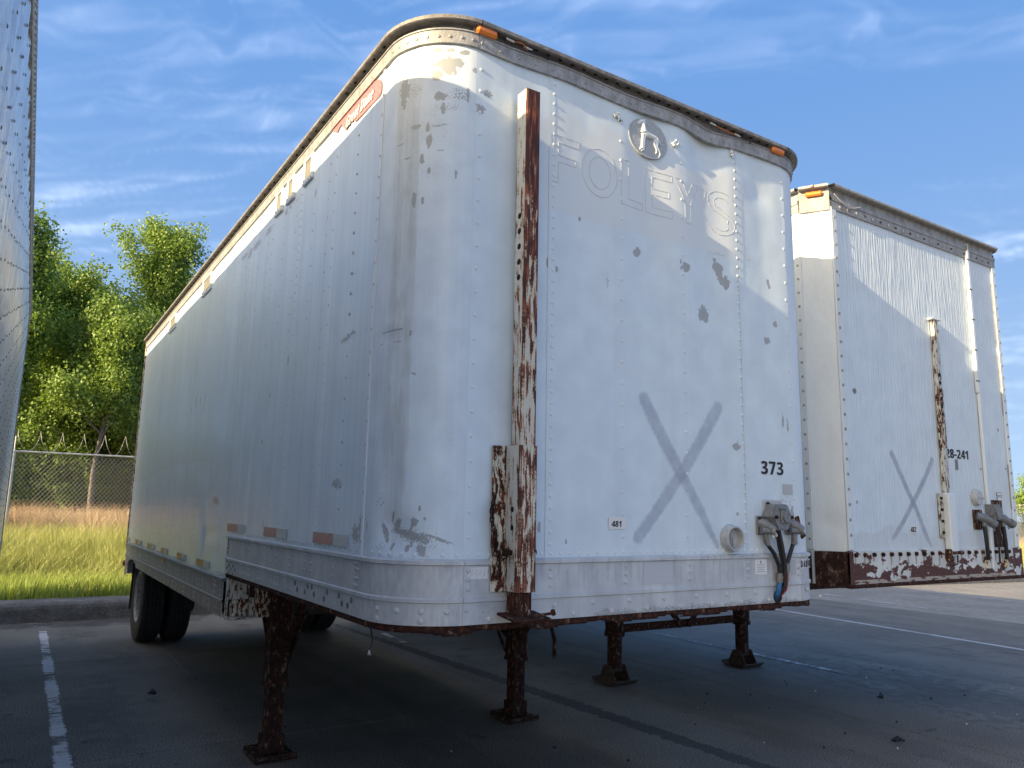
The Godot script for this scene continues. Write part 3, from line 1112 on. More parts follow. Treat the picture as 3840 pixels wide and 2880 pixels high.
# ---------------------------------------------------------------- outline of the main trailer seen from above
# five runs of [points, normals]: left side, left corner, nose, right corner, right side
func outline(rear: float) -> Array:
	var runs := []
	var cz := -0.298
	var cx := -HALF + 0.30
	runs.append([[Vector3(-HALF, 0, rear), Vector3(-HALF, 0, rear * 0.5), Vector3(-HALF, 0, cz)], [Vector3.LEFT, Vector3.LEFT, Vector3.LEFT]])
	var p := []
	var q := []
	for i in 13:
		var a := deg_to_rad(83.6) * i / 12.0
		p.append(Vector3(cx - 0.30 * cos(a), 0, cz + 0.30 * sin(a)))
		q.append(Vector3(-cos(a), 0, sin(a)))
	runs.append([p, q])
	var fp := []
	var fq := []
	for i in 41:
		fp.append(Vector3(lerpf(-1.017, 1.017, i / 40.0), 0, 0.0))
		fq.append(Vector3(0, 0, 1))
	runs.append([fp, fq])
	var rp := []
	var rq := []
	for i in range(12, -1, -1):
		rp.append(Vector3(-p[i].x, 0, p[i].z))
		rq.append(Vector3(-q[i].x, 0, q[i].z))
	runs.append([rp, rq])
	runs.append([[Vector3(HALF, 0, cz), Vector3(HALF, 0, rear * 0.5), Vector3(HALF, 0, rear)], [Vector3.RIGHT, Vector3.RIGHT, Vector3.RIGHT]])
	return runs

func nose_dip(x: float) -> float:     # the top rail is knocked down right of the middle of the nose
	return -0.022 * exp(-pow((x - 0.40) / 0.13, 2.0)) + 0.006 * sin(x * 9.0)

# profile points are Vector2(distance outwards, height); smooth along the run
func sweep(b: MB, run: Array, prof: Array, dip := false, cv: Canvas = null) -> void:
	var pts: Array = run[0]
	var nor: Array = run[1]
	for i in pts.size() - 1:
		for k in prof.size() - 1:
			var lo: Vector2 = prof[k]
			var hi: Vector2 = prof[k + 1]
			var da := nose_dip(pts[i].x) if dip else 0.0
			var db := nose_dip(pts[i + 1].x) if dip else 0.0
			var a: Vector3 = pts[i] + nor[i] * lo.x + Vector3(0, lo.y + da, 0)
			var c: Vector3 = pts[i + 1] + nor[i + 1] * lo.x + Vector3(0, lo.y + db, 0)
			var d: Vector3 = pts[i + 1] + nor[i + 1] * hi.x + Vector3(0, hi.y + db, 0)
			var e: Vector3 = pts[i] + nor[i] * hi.x + Vector3(0, hi.y + da, 0)
			var slope := Vector2(hi.y - lo.y, lo.x - hi.x).normalized()
			var n0: Vector3 = (nor[i] * slope.x + Vector3.UP * slope.y).normalized()
			var n1: Vector3 = (nor[i + 1] * slope.x + Vector3.UP * slope.y).normalized()
			if cv:
				b.squad([a, c, d, e], [n0, n1, n1, n0], [cv.uv(a.x, a.y), cv.uv(c.x, c.y), cv.uv(d.x, d.y), cv.uv(e.x, e.y)])
			else:
				b.squad([a, c, d, e], [n0, n1, n1, n0], [Vector2.ZERO, Vector2.ZERO, Vector2.ZERO, Vector2.ZERO])

# a sheet given by a point function over a grid, with normals from the surface itself
func sheet(b: MB, nu: int, nv: int, f: Callable, uvf: Callable) -> void:
	var P := []
	for j in nv + 1:
		var row := []
		for i in nu + 1:
			row.append(f.call(float(i) / nu, float(j) / nv))
		P.append(row)
	var N := []
	for j in nv + 1:
		var row := []
		for i in nu + 1:
			var du: Vector3 = P[j][mini(i + 1, nu)] - P[j][maxi(i - 1, 0)]
			var dv: Vector3 = P[mini(j + 1, nv)][i] - P[maxi(j - 1, 0)][i]
			row.append(du.cross(dv).normalized())
		N.append(row)
	for j in nv:
		for i in nu:
			b.squad([P[j][i], P[j][i + 1], P[j + 1][i + 1], P[j + 1][i]], [N[j][i], N[j][i + 1], N[j + 1][i + 1], N[j + 1][i]],
				[uvf.call(float(i) / nu, float(j) / nv), uvf.call(float(i + 1) / nu, float(j) / nv), uvf.call(float(i + 1) / nu, float(j + 1) / nv), uvf.call(float(i) / nu, float(j + 1) / nv)])

func lettering(parent: Node, called: String, words: String, at: Vector3, basis: Basis, size: Vector2, m: Material, bold := true, serif := false, label := "", slant := 0.0) -> MeshInstance3D:
	var f := SystemFont.new()
	f.font_names = PackedStringArray(["Droid Serif" if serif else "Droid Sans"])
	f.font_weight = 700 if bold else 400
	var t := TextMesh.new()
	t.font = f
	t.text = words
	t.font_size = 48
	t.pixel_size = 0.01
	t.depth = 0.02
	t.curve_step = 2.0
	t.horizontal_alignment = HORIZONTAL_ALIGNMENT_CENTER
	t.vertical_alignment = VERTICAL_ALIGNMENT_CENTER
	var bb := t.get_aabb()
	var o := MeshInstance3D.new()
	o.name = called
	o.mesh = t
	o.material_override = m
	var sx := size.x / bb.size.x
	var sy := size.y / bb.size.y
	var sz := 0.002 / bb.size.z
	var sc := Basis(basis.x * sx, basis.y * sy + basis.x * slant * sy, basis.z * sz)
	o.transform = Transform3D(sc, at - sc * (bb.position + bb.size * 0.5))
	parent.add_child(o, true)
	if label != "":
		o.set_meta("label", label)
	return o

func thin(parent: Node, called: String, m: Material, at: Vector3, basis: Basis, size: Vector2, thick := 0.002, label := "") -> MeshInstance3D:
	var b := MB.new()
	b.box(at + basis.z * thick * 0.5, Vector3(size.x, size.y, thick), 0.0, basis)
	return put(b, called, m, parent, label)

const CHIP := Color(0.65, 0.665, 0.67)

# smooth unevenness of hammered sheet metal, in metres
var wob := FastNoiseLite.new()

func nose_wave(x: float, y: float) -> float:
	# the skin is drawn in between the posts (every 0.4064 m), more in some bays than in others
	var bay := (x + 1.016) / 0.4064
	var k := clampi(int(floor(bay)), 0, 4)
	var f: float = bay - floor(bay)
	var deep: float = [0.0012, 0.0018, 0.0125, 0.0115, 0.004][k]
	var up := clampf((y - 2.3) / 0.5, 0.25, 1.0)
	var sag := -deep * up * (0.5 - 0.5 * cos(TAU * f))
	var dent := -0.016 * exp(-(pow((x - 0.36) / 0.12, 2.0) + pow((y - 3.50) / 0.10, 2.0)))
	dent += -0.007 * exp(-(pow((x - 0.80) / 0.10, 2.0) + pow((y - 3.36) / 0.07, 2.0)))
	return sag + dent + wob.get_noise_2d(x * 3.0, y * 1.6) * 0.0018

func build_main_trailer() -> void:
	var rear := -8.0
	var T := thing("box_trailer", "old white round-nosed box trailer with peeling paint, a rusty post and number 373", "trailer")
	var runs := outline(rear)
	var LEFT := Basis(Vector3(0, 0, 1), Vector3(0, 1, 0), Vector3(-1, 0, 0))
	var FRONT := Basis.IDENTITY

	# ---- nose skin: texture carries the coats of paint, chips and sprayed cross
	var cf := Canvas.new(-1.017, 1.017, 1.39, 3.59, 400.0, 401)
	var coat := lin(0.68, 0.775, 0.845)
	cf.base(coat, 0.07, 4.0)
	cf.band(-0.66, 0.60, func(x): return 2.935 + 0.012 * x, func(x): return (3.40 + 0.05 * sin(x * 5.0 + 4.0)) if x > -0.35 else 3.43 - 0.5 * absf(x + 0.52), lin(0.71, 0.74, 0.75), 0.6)
	cf.band(0.60, 0.71, func(_x): return 2.95, func(_x): return 3.40, lin(0.71, 0.74, 0.76), 0.5)
	# crossed spray strokes
	var spray := lin(0.30, 0.345, 0.435)
	cf.stroke([Vector2(-0.066, 2.125), Vector2(0.06, 1.93), Vector2(0.18, 1.76), Vector2(0.30, 1.60), Vector2(0.40, 1.445)], [0.032, 0.033, 0.030, 0.026, 0.012], spray, 0.56, 0.016)
	cf.stroke([Vector2(0.43, 2.125), Vector2(0.30, 1.95), Vector2(0.17, 1.79), Vector2(0.02, 1.62), Vector2(-0.112, 1.485)], [0.034, 0.033, 0.030, 0.029, 0.028], spray, 0.56, 0.016)
	# chips down to bare metal
	for c in [[-0.096, 2.841, 0.028, 0.022, 0.3], [0.225, 2.828, 0.036, 0.022, 0.5], [0.47, 2.86, 0.03, 0.055, 0.5], [0.51, 2.80, 0.035, 0.035, 0.0], [0.347, 2.60, 0.035, 0.04, 0.2], [0.345, 2.60, 0.05, 0.02, 0.9], [0.558, 1.939, 0.024, 0.02, 0.0], [0.83, 2.53, 0.022, 0.022, 0.0], [0.90, 2.63, 0.015, 0.02, 0.0], [0.86, 2.85, 0.012, 0.03, 0.2], [0.19, 2.845, 0.006, 0.014, 0.0], [-0.63, 2.68, 0.009, 0.022, 0.0], [-0.58, 2.66, 0.008, 0.012, 0.0], [-0.455, 2.925, 0.008, 0.012, 0.0], [0.553, 1.60, 0.01, 0.012, 0.0], [0.98, 1.60, 0.012, 0.05, 0.1], [1.0, 1.52, 0.012, 0.075, 0.1], [0.93, 2.10, 0.008, 0.035, 0.0], [0.97, 2.08, 0.008, 0.03, 0.0], [-0.52, 1.47, 0.006, 0.016, 0.0], [-0.66, 1.53, 0.008, 0.02, 0.0]]:
		cf.blot(c[0], c[1], c[2], c[3], CHIP, 1.0, 0.5, 22.0, c[4])
	for c in [[-0.995, 3.298, 0.022, 0.02], [-0.96, 3.38, 0.02, 0.015]]:
		cf.blot(c[0], c[1], c[2], c[3], CHIP, 1.0, 0.6, 60.0)
	cf.speckle(0.92, 1.66, 0.10, 0.14, CHIP, 0.62, 90.0)
	cf.speckle(0.36, 2.62, 0.09, 0.05, CHIP, 0.5, 70.0)
	cf.speckle(0.47, 2.945, 0.10, 0.02, CHIP, 0.7, 110.0)
	cf.speckle(0.60, 2.85, 0.04, 0.12, CHIP, 0.62, 110.0)
	cf.speckle(0.7, 2.95, 0.05, 0.06, CHIP, 0.6, 110.0)
	cf.speckle(-0.29, 2.66, 0.012, 0.06, lin(0.36, 0.39, 0.42), 0.9, 160.0, 0.3)
	cf.speckle(-0.86, 3.37, 0.08, 0.07, lin(0.44, 0.46, 0.48), 0.45, 120.0)
	var mf := mat("nose_paint", Color.WHITE, 0.40)
	mf.albedo_texture = cf.texture()
	mf.texture_repeat = false
	var nb := MB.new()
	sheet(nb, 150, 80, func(u: float, v: float) -> Vector3:
		var x := lerpf(-1.017, 1.017, u)
		var y := lerpf(1.39, 3.59, v)
		return Vector3(x, y, nose_wave(x, y) if u > 0.0 and u < 1.0 else 0.0),
		func(u: float, v: float) -> Vector2: return Vector2(u, 1.0 - v))
	put(nb, "nose_panel", mf, T, "dull white nose panel with a sprayed grey X and chipped paint")

	# ---- left corner skin
	var cc := Canvas.new(-0.075, 0.4377, 1.39, 3.59, 460.0, 411)
	cc.base(lin(0.68, 0.77, 0.835), 0.08, 7.0)
	# dirt run down the bend
	var dirt := lin(0.40, 0.405, 0.375)
	for i in 26:
		var sx := 0.135 + 0.05 * sin(i * 2.7)
		cc.blot(sx + 0.006 * sin(i * 1.3), 1.7 + i * 0.07, 0.022, 0.30, dirt, 0.13, 0.3, 5.0)
	for c in [[0.307, 3.484, 0.055, 0.030, 0.6], [0.32, 3.45, 0.035, 0.02, 0.8], [0.354, 3.488, 0.022, 0.022, 0.2], [0.38, 3.541, 0.022, 0.012, 0.2], [0.429, 3.468, 0.014, 0.013, 0.0], [0.319, 3.545, 0.018, 0.010, 0.4], [0.263, 3.545, 0.02, 0.010, 0.4], [0.198, 3.554, 0.022, 0.010, 0.4], [0.282, 3.329, 0.024, 0.02, 0.6], [0.267, 3.43, 0.028, 0.024, 0.6], [0.107, 3.39, 0.028, 0.05, 0.6], [0.102, 3.35, 0.018, 0.045, 0.7], [0.239, 3.128, 0.014, 0.03, 0.3], [0.212, 3.047, 0.010, 0.024, 0.2], [0.244, 2.995, 0.008, 0.016, 0.2], [0.182, 2.868, 0.011, 0.042, 0.25], [0.358, 2.977, 0.006, 0.022, 0.2], [0.221, 2.863, 0.007, 0.014, 0.4], [0.108, 3.318, 0.012, 0.02, 0.6], [0.179, 3.201, 0.022, 0.010, 0.8], [0.233, 3.19, 0.010, 0.02, 0.6], [0.275, 3.193, 0.022, 0.003, 0.4], [0.30, 3.20, 0.015, 0.003, 0.4], [0.095, 3.137, 0.022, 0.004, 0.5], [0.137, 3.064, 0.022, 0.004, 0.6], [0.29, 3.083, 0.016, 0.003, 0.4], [0.295, 3.27, 0.010, 0.026, 0.6], [0.40, 3.345, 0.008, 0.03, 0.5]]:
		cc.blot(c[0], c[1], c[2] * 0.95, c[3] * 0.95, CHIP, 1.0, 0.25 + c[4] * 0.5, 34.0)
	cc.speckle(0.16, 3.37, 0.06, 0.05, CHIP, 0.85, 100.0)
	cc.speckle(0.36, 3.34, 0.07, 0.05, CHIP, 0.95, 80.0)
	cc.speckle(0.32, 3.28, 0.10, 0.03, CHIP, 0.7, 110.0, 1.6)
	cc.speckle(0.22, 3.2, 0.18, 0.16, CHIP, 0.35, 90.0, 1.9)
	cc.speckle(0.22, 2.95, 0.16, 0.2, CHIP, 0.28, 90.0, 1.6)
	cc.speckle(0.20, 3.55, 0.14, 0.03, lin(0.62, 0.58, 0.50), 0.75, 60.0)
	# scraped dent low on the bend
	for c in [[0.088, 1.50, 0.012, 0.04, 0.3, 0.4], [0.149, 1.53, 0.016, 0.03, 0.4, -0.7], [0.17, 1.505, 0.05, 0.012, 0.7, -0.1], [0.23, 1.492, 0.06, 0.020, 0.7, -0.12], [0.267, 1.485, 0.035, 0.018, 0.7, 0.0], [0.238, 1.545, 0.016, 0.016, 0.4, 0.0], [0.226, 1.525, 0.006, 0.02, 0.4, -0.3], [0.13, 1.563, 0.006, 0.026, 0.3, -0.35], [0.272, 1.438, 0.018, 0.022, 0.5, 0.4], [0.212, 1.444, 0.010, 0.013, 0.4, -0.5], [0.229, 1.462, 0.006, 0.014, 0.4, 0.0], [0.134, 1.448, 0.008, 0.018, 0.4, -0.4], [0.259, 1.597, 0.006, 0.010, 0.3, 0.0], [0.281, 1.557, 0.005, 0.006, 0.3, 0.0], [0.29, 1.471, 0.010, 0.016, 0.5, -0.5], [0.34, 1.48, 0.05, 0.005, 0.8, -0.35], [-0.037, 1.518, 0.005, 0.022, 0.3, 0.0], [0.212, 2.13, 0.010, 0.004, 0.5, -0.3], [0.19, 2.30, 0.006, 0.012, 0.3, 0.0]]:
		cc.blot(c[0], c[1], c[2], c[3], lin(0.35, 0.365, 0.375), 0.9, c[4], 70.0, c[5])
	cc.speckle(0.28, 1.47, 0.14, 0.05, lin(0.30, 0.31, 0.32), 0.55, 90.0)
	cc.speckle(0.06, 1.63, 0.04, 0.05, lin(0.30, 0.31, 0.32), 0.65, 130.0, 2.4)
	cc.speckle(0.07, 1.44, 0.04, 0.03, lin(0.30, 0.31, 0.32), 0.7, 130.0, 2.2)
	cc.stroke([Vector2(0.03, 2.315), Vector2(0.15, 2.32)], [0.002, 0.003], lin(0.22, 0.22, 0.22), 0.7, 0.003)
	cc.stroke([Vector2(0.015, 2.268), Vector2(0.035, 2.270)], [0.002, 0.002], lin(0.25, 0.26, 0.27), 0.8, 0.002)
	cc.stroke([Vector2(0.105, 2.268), Vector2(0.145, 2.268)], [0.002, 0.002], lin(0.25, 0.26, 0.27), 0.8, 0.002)
	cc.speckle(0.36, 1.87, 0.05, 0.05, CHIP, 0.35, 90.0)
	var mc := mat("corner_paint", Color.WHITE, 0.38)
	mc.albedo_texture = cc.texture()
	mc.texture_repeat = false
	var cb := MB.new()
	sheet(cb, 40, 70, func(u: float, v: float) -> Vector3:
		var s := lerpf(-0.075, 0.4377, u)
		var y := lerpf(1.39, 3.59, v)
		var p := Vector3(-HALF, y, -0.298 + s)
		var n := Vector3.LEFT
		if s > 0.0:
			var a := s / 0.30
			p = Vector3(-HALF + 0.30 - 0.30 * cos(a), y, -0.298 + 0.30 * sin(a))
			n = Vector3(-cos(a), 0, sin(a))
		var w := wob.get_noise_2d(s * 5.0, y * 1.5) * 0.003
		w -= 0.030 * exp(-(pow((s - 0.14) / 0.085, 2.0) + pow((y - 1.50) / 0.075, 2.0)))
		w -= 0.014 * exp(-(pow((s - 0.115) / 0.055, 2.0) + pow((y - 1.72) / 0.17, 2.0)))
		w += 0.006 * exp(-(pow((s - 0.09) / 0.07, 2.0) + pow((y - 2.335) / 0.020, 2.0)))
		w -= 0.007 * exp(-(pow((s - 0.09) / 0.08, 2.0) + pow((y - 2.30) / 0.025, 2.0)))
		return p + n * w * smoothstep(0.0, 0.06, minf(u, 1.0 - u)),
		func(u: float, v: float) -> Vector2: return Vector2(u, 1.0 - v))
	put(cb, "corner_panel", mc, T, "chipped and dented white rounded corner panel")
	var rb := MB.new()
	sweep(rb, runs[3], [Vector2(0, 1.39), Vector2(0, 2.0), Vector2(0, 2.8), Vector2(0, 3.59)])
	put(rb, "corner_panel", M.white_paint, T)

	# ---- left side skin
	var cs := Canvas.new(rear, -0.37, 1.10, 3.59, 190.0, 421)
	cs.base(lin(0.68, 0.795, 0.88), 0.06, 13.0)
	cs.band(rear, -3.45, func(x): return 1.9 + 0.05 * sin(x), func(x): return 3.36 + 0.03 * sin(x * 1.3), lin(0.66, 0.72, 0.76), 0.75)
	for i in 70:
		var zx := lerpf(rear, -0.45, cs.nz.get_noise_1d(i * 7.3) * 0.5 + 0.5)
		cs.blot(zx, 2.9 + cs.nz.get_noise_1d(i * 3.1) * 0.6, 0.012 + 0.016 * absf(cs.nz.get_noise_1d(i * 1.7)), 0.7, lin(0.55, 0.61, 0.66) if i % 2 == 0 else lin(0.74, 0.79, 0.83), 0.30, 0.25, 5.0)
	for c in [[-2.55, 3.37, 0.10, 0.022], [-2.72, 3.36, 0.06, 0.03], [-2.9, 3.385, 0.08, 0.018], [-2.25, 3.38, 0.08, 0.020], [-1.87, 3.385, 0.03, 0.02], [-1.79, 3.39, 0.02, 0.012], [-1.3, 3.31, 0.012, 0.02], [-0.70, 2.37, 0.05, 0.010], [-0.62, 2.385, 0.03, 0.010], [-3.2, 1.63, 0.075, 0.028], [-3.15, 1.615, 0.05, 0.02], [-0.455, 1.487, 0.04, 0.032], [-0.405, 1.51, 0.016, 0.045], [-0.75, 1.70, 0.03, 0.012], [-1.9, 1.49, 0.008, 0.022], [-1.62, 2.42, 0.012, 0.022], [-4.1, 2.45, 0.015, 0.04], [-4.3, 2.47, 0.02, 0.05], [-3.9, 2.43, 0.012, 0.10], [-4.5, 2.42, 0.012, 0.03], [-2.05, 1.98, 0.012, 0.012], [-1.95, 2.25, 0.012, 0.012]]:
		cs.blot(c[0], c[1], c[2], c[3], lin(0.40, 0.42, 0.44), 0.95, 0.75, 40.0)
	cs.speckle(-2.6, 3.36, 0.5, 0.05, lin(0.44, 0.46, 0.48), 0.6, 50.0)
	cs.speckle(-0.62, 2.36, 0.25, 0.04, lin(0.44, 0.46, 0.48), 0.55, 60.0)
	cs.speckle(-3.2, 1.63, 0.18, 0.05, lin(0.44, 0.46, 0.48), 0.45, 60.0)
	cs.blot(-0.72, 1.70, 0.055, 0.022, lin(0.42, 0.45, 0.47), 0.6, 0.5, 40.0)
	var ms := mat("side_paint", Color.WHITE, 0.27)
	ms.albedo_texture = cs.texture()
	ms.texture_repeat = false
	var side_w := func(z: float, y: float) -> float:
		var w := wob.get_noise_2d(z * 1.3, y * 0.8) * 0.004 + wob.get_noise_2d(z * 4.0 + 30.0, y * 0.9) * 0.0012
		w -= 0.012 * exp(-(pow((z + 3.50) / 0.05, 2.0) + pow((y - 1.36) / 0.20, 2.0)))
		w -= 0.014 * exp(-(pow((z + 3.30) / 0.20, 2.0) + pow((y - 1.405) / 0.022, 2.0)))
		w += 0.008 * exp(-(pow((z + 3.35) / 0.15, 2.0) + pow((y - 1.45) / 0.025, 2.0)))
		w -= 0.006 * exp(-(pow((z + 0.72) / 0.08, 2.0) + pow((y - 1.70) / 0.04, 2.0)))
		return w * clampf((-0.37 - z) * 12.0, 0.0, 1.0)
	for part in [[rear, -2.70, 1.10, 140, 60], [-2.70, -0.37, 1.39, 70, 56]]:
		var sb := MB.new()
		sheet(sb, part[3], part[4], func(u: float, v: float) -> Vector3:
			var z := lerpf(part[0], part[1], u)
			var y := lerpf(part[2], 3.59, v)
			return Vector3(-HALF - side_w.call(z, y), y, z),
			func(u: float, v: float) -> Vector2: return cs.uv(lerpf(part[0], part[1], u), lerpf(part[2], 3.59, v)))
		put(sb, "side_panel", ms, T)
	var ob := MB.new()
	sweep(ob, [[Vector3(HALF, 0, -0.298), Vector3(HALF, 0, -2.70)], [Vector3.RIGHT, Vector3.RIGHT]], [Vector2(0, 1.39), Vector2(0, 3.59)])
	sweep(ob, [[Vector3(HALF, 0, -2.70), Vector3(HALF, 0, rear)], [Vector3.RIGHT, Vector3.RIGHT]], [Vector2(0, 1.10), Vector2(0, 3.59)])
	put(ob, "side_panel", M.white_paint, T)
	var lap := MB.new()
	lap.box(Vector3(-HALF - 0.002, 2.49, -0.376), Vector3(0.006, 2.19, 0.022), 0.0015)
	put(lap, "seam_strip", M.white_paint, T)
	for sx in [-0.6245, 0.622]:
		var sl := MB.new()
		sheet(sl, 1, 60, func(u: float, v: float) -> Vector3:
			var y := lerpf(1.40, 3.58, v)
			var x := lerpf(sx - 0.006, sx + 0.006, u)
			return Vector3(x, y, nose_wave(sx, y) + 0.0025),
			func(u: float, v: float) -> Vector2: return Vector2(u, v))
		put(sl, "seam_lap", mf, T)

	# ---- rivets
	var rv := MB.new()
	for x in [-0.995, -0.2032, 0.2032, 1.0]:
		var y := 1.488
		while y < 3.55:
			rv.dome(Vector3(x, y, nose_wave(x, y) - 0.0005), Vector3(0, 0, 1), 0.0085, 0.0055)
			y += 0.0997
	for x in [-0.603, 0.609]:
		var y := 1.46
		while y < 3.55:
			rv.dome(Vector3(x, y, nose_wave(x, y) - 0.0005), Vector3(0, 0, 1), 0.0085, 0.0055)
			y += 0.0497
	for i in 41:
		var x := -0.995 + i * 0.0497
		rv.dome(Vector3(x, 1.421, nose_wave(x, 1.421) - 0.0005), Vector3(0, 0, 1), 0.0085, 0.005)
	for i in 8:
		var a := deg_to_rad(83.6) * (i + 0.5) / 8.0
		var q := Vector3(-cos(a), 0, sin(a))
		rv.dome(Vector3(-HALF + 0.30, 1.421, -0.298) + q * 0.2995, q, 0.0085, 0.005)
	stuff(put(rv, "nose_rivets", M.white_paint, T))
	var rs := MB.new()
	for k in 13:
		for col in [-0.975, -1.072, -1.312]:
			var z: float = col - k * 0.583
			if z < rear + 0.05:
				continue
			var low := 1.48 if z > -2.72 else 1.22
			var step := 0.0495 if (k % 2 == 1 and col == -0.975) else 0.0995
			var y: float = 3.39 + (0.0 if col != -0.975 else 0.0)
			while y > low:
				rs.dome(Vector3(-HALF - side_w.call(z, y) + 0.0005, y, z), Vector3.LEFT, 0.0062, 0.0038, 6)
				y -= step
	var yy := 3.48
	while yy > 1.5:
		rs.dome(Vector3(-HALF, yy, -0.67), Vector3.LEFT, 0.0085, 0.005, 6)
		yy -= 0.0995
	var zz := -0.43
	while zz > rear:
		if absf(zz + 2.71) > 0.06:
			rs.dome(Vector3(-HALF, 1.419 if zz > -2.71 else 1.142, zz), Vector3.LEFT, 0.0075, 0.0045, 6)
		zz -= 0.066
	yy = 3.55
	while yy > 1.44:
		rs.dome(Vector3(-HALF - 0.005, yy, -0.376), Vector3.LEFT, 0.006, 0.004, 6)
		yy -= 0.0995
	stuff(put(rs, "side_rivets", M.rail_metal, T))

	# ---- bottom rail, high at the nose, low behind the step
	var pr := [Vector2(0.0, 1.155), Vector2(0.008, 1.158), Vector2(0.008, 1.240), Vector2(0.015, 1.243), Vector2(0.015, 1.256), Vector2(0.008, 1.260), Vector2(0.007, 1.380), Vector2(0.018, 1.384), Vector2(0.018, 1.398), Vector2(0.003, 1.404)]
	var front_left := [[Vector3(-HALF, 0, -2.715), Vector3(-HALF, 0, -1.5), Vector3(-HALF, 0, -0.298)], [Vector3.LEFT, Vector3.LEFT, Vector3.LEFT]]
	var front_right := [[Vector3(HALF, 0, -0.298), Vector3(HALF, 0, -2.715)], [Vector3.RIGHT, Vector3.RIGHT]]
	var br := MB.new()
	for run in [front_left, runs[1]]:
		sweep(br, run, pr)
	put(br, "bottom_rail", M.rail_metal, T, "weathered bare aluminium band round the bend and left side")
	var br2 := MB.new()
	for run in [runs[3], front_right]:
		sweep(br2, run, pr)
	put(br2, "bottom_rail", M.rail_metal, T)
	# the stretch across the nose carries grime: mould along its lower edge, run marks and rubbed spots
	var cr := Canvas.new(-1.03, 1.03, 1.14, 1.42, 420.0, 431)
	cr.base(lin(0.56, 0.575, 0.60), 0.14, 12.0)
	var grime := lin(0.17, 0.175, 0.18)
	for i in 34:
		var gx := -0.35 + i * 0.040
		cr.speckle(gx, 1.160 + 0.006 * sin(i * 1.9), 0.05, 0.026 + 0.010 * sin(i * 0.9), grime, 0.95, 150.0)
	for i in 46:
		var gx := -1.0 + i * 0.044
		cr.blot(gx, 1.345 + 0.03 * sin(i * 3.3), 0.005 + 0.004 * absf(sin(i * 1.7)), 0.05, lin(0.40, 0.41, 0.43) if i % 3 != 0 else lin(0.70, 0.71, 0.73), 0.35, 0.5, 30.0)
	cr.speckle(0.5, 1.395, 0.5, 0.012, grime, 0.6, 90.0, 1.6)
	cr.speckle(-0.93, 1.20, 0.10, 0.05, grime, 0.35, 90.0)
	var mr := mat("nose_band", Color.WHITE, 0.5, 0.15)
	mr.albedo_texture = cr.texture()
	mr.texture_repeat = false
	var bn := MB.new()
	sweep(bn, runs[2], pr, false, cr)
	put(bn, "bottom_rail", mr, T, "grimy bare aluminium band across the nose")
	var lip := MB.new()
	for run in [front_left, runs[1], runs[2], runs[3], front_right]:
		var pts: Array = run[0]
		for i in pts.size() - 1:
			var sub := [[pts[i], pts[i + 1]], [run[1][i], run[1][i + 1]]]
			var d := 0.006 * sin(pts[i].x * 14.0 + 1.0) + 0.004 * sin(pts[i].x * 31.0)
			sweep(lip, sub, [Vector2(-0.03, 1.128 + d), Vector2(-0.002, 1.128 + d), Vector2(0.004, 1.136 + d), Vector2(0.003, 1.158)])
	put(lip, "bottom_lip", M.rust_red, T, "rusty bent lip under the bottom rail")
	var rr := MB.new()      # low rail behind the step: skirt with a cut for the wheel
	var prof2 := [Vector2(0.008, 0.965), Vector2(0.015, 0.968), Vector2(0.015, 0.980), Vector2(0.008, 0.984), Vector2(0.007, 1.102), Vector2(0.018, 1.106), Vector2(0.018, 1.120), Vector2(0.003, 1.126)]
	var lowrun := [[Vector3(-HALF, 0, rear), Vector3(-HALF, 0, -5.0), Vector3(-HALF, 0, -2.715)], [Vector3.LEFT, Vector3.LEFT, Vector3.LEFT]]
	var lowrun_r := [[Vector3(HALF, 0, -2.715), Vector3(HALF, 0, rear)], [Vector3.RIGHT, Vector3.RIGHT]]
	sweep(rr, lowrun, prof2)
	sweep(rr, lowrun_r, prof2)
	for s in [-1.0, 1.0]:
		var zc := [-2.715]
		var n := 26
		for i in n + 1:
			zc.append(lerpf(-7.0, -7.75, float(i) / n))
		zc.append(-7.80)
		zc.append(rear)
		for i in zc.size() - 1:
			var fb := func(z: float) -> float:
				if z >= -6.99:
					return 0.872
				if z <= -7.76:
					return 0.745
				var q := (z + 7.38) / 0.40
				return 0.86 + 0.095 * sqrt(maxf(0.0, 1.0 - q * q))
			var a: float = zc[i]
			var c: float = zc[i + 1]
			var ya: float = fb.call(a)
			var yc: float = fb.call(c)
			var X: float = s * (HALF + 0.006)
			if s < 0:
				rr.quad(Vector3(X, yc, c), Vector3(X, ya, a), Vector3(X, 0.967, a), Vector3(X, 0.967, c))
			else:
				rr.quad(Vector3(X, ya, a), Vector3(X, yc, c), Vector3(X, 0.967, c), Vector3(X, 0.967, a))
	put(rr, "skirt_rail", M.dull_metal, T, "weathered bare aluminium skirt along the low rear part")
	# rivets and open holes of the rails
	var rl := MB.new()
	for z in [-2.241, -2.146, -1.902, -1.661, -1.562, -1.324, -1.08, -0.981, -0.681]:
		for y in [1.368, 1.332, 1.296]:
			rl.dome(Vector3(-HALF - 0.007, y, z), Vector3.LEFT, 0.009, 0.006, 6)
		if z < -1.25:
			for y in [1.222, 1.185]:
				rl.dome(Vector3(-HALF - 0.008, y, z), Vector3.LEFT, 0.008, 0.005, 6)
				rl.dome(Vector3(-HALF - 0.008, y, z + 0.05), Vector3.LEFT, 0.008, 0.005, 6)
	for y in [1.37, 1.345, 1.31, 1.28]:
		rl.dome(Vector3(-HALF - 0.008, y, -0.415), Vector3.LEFT, 0.009, 0.006, 6)
		rl.dome(Vector3(-HALF - 0.008, y, -0.385), Vector3.LEFT, 0.009, 0.006, 6)
	for x in [-0.995, -0.603, -0.193, 0.203, 0.61, 1.0]:
		for y in [1.362, 1.328, 1.293]:
			rl.dome(Vector3(x, y, 0.007), Vector3(0, 0, 1), 0.011, 0.007, 8)
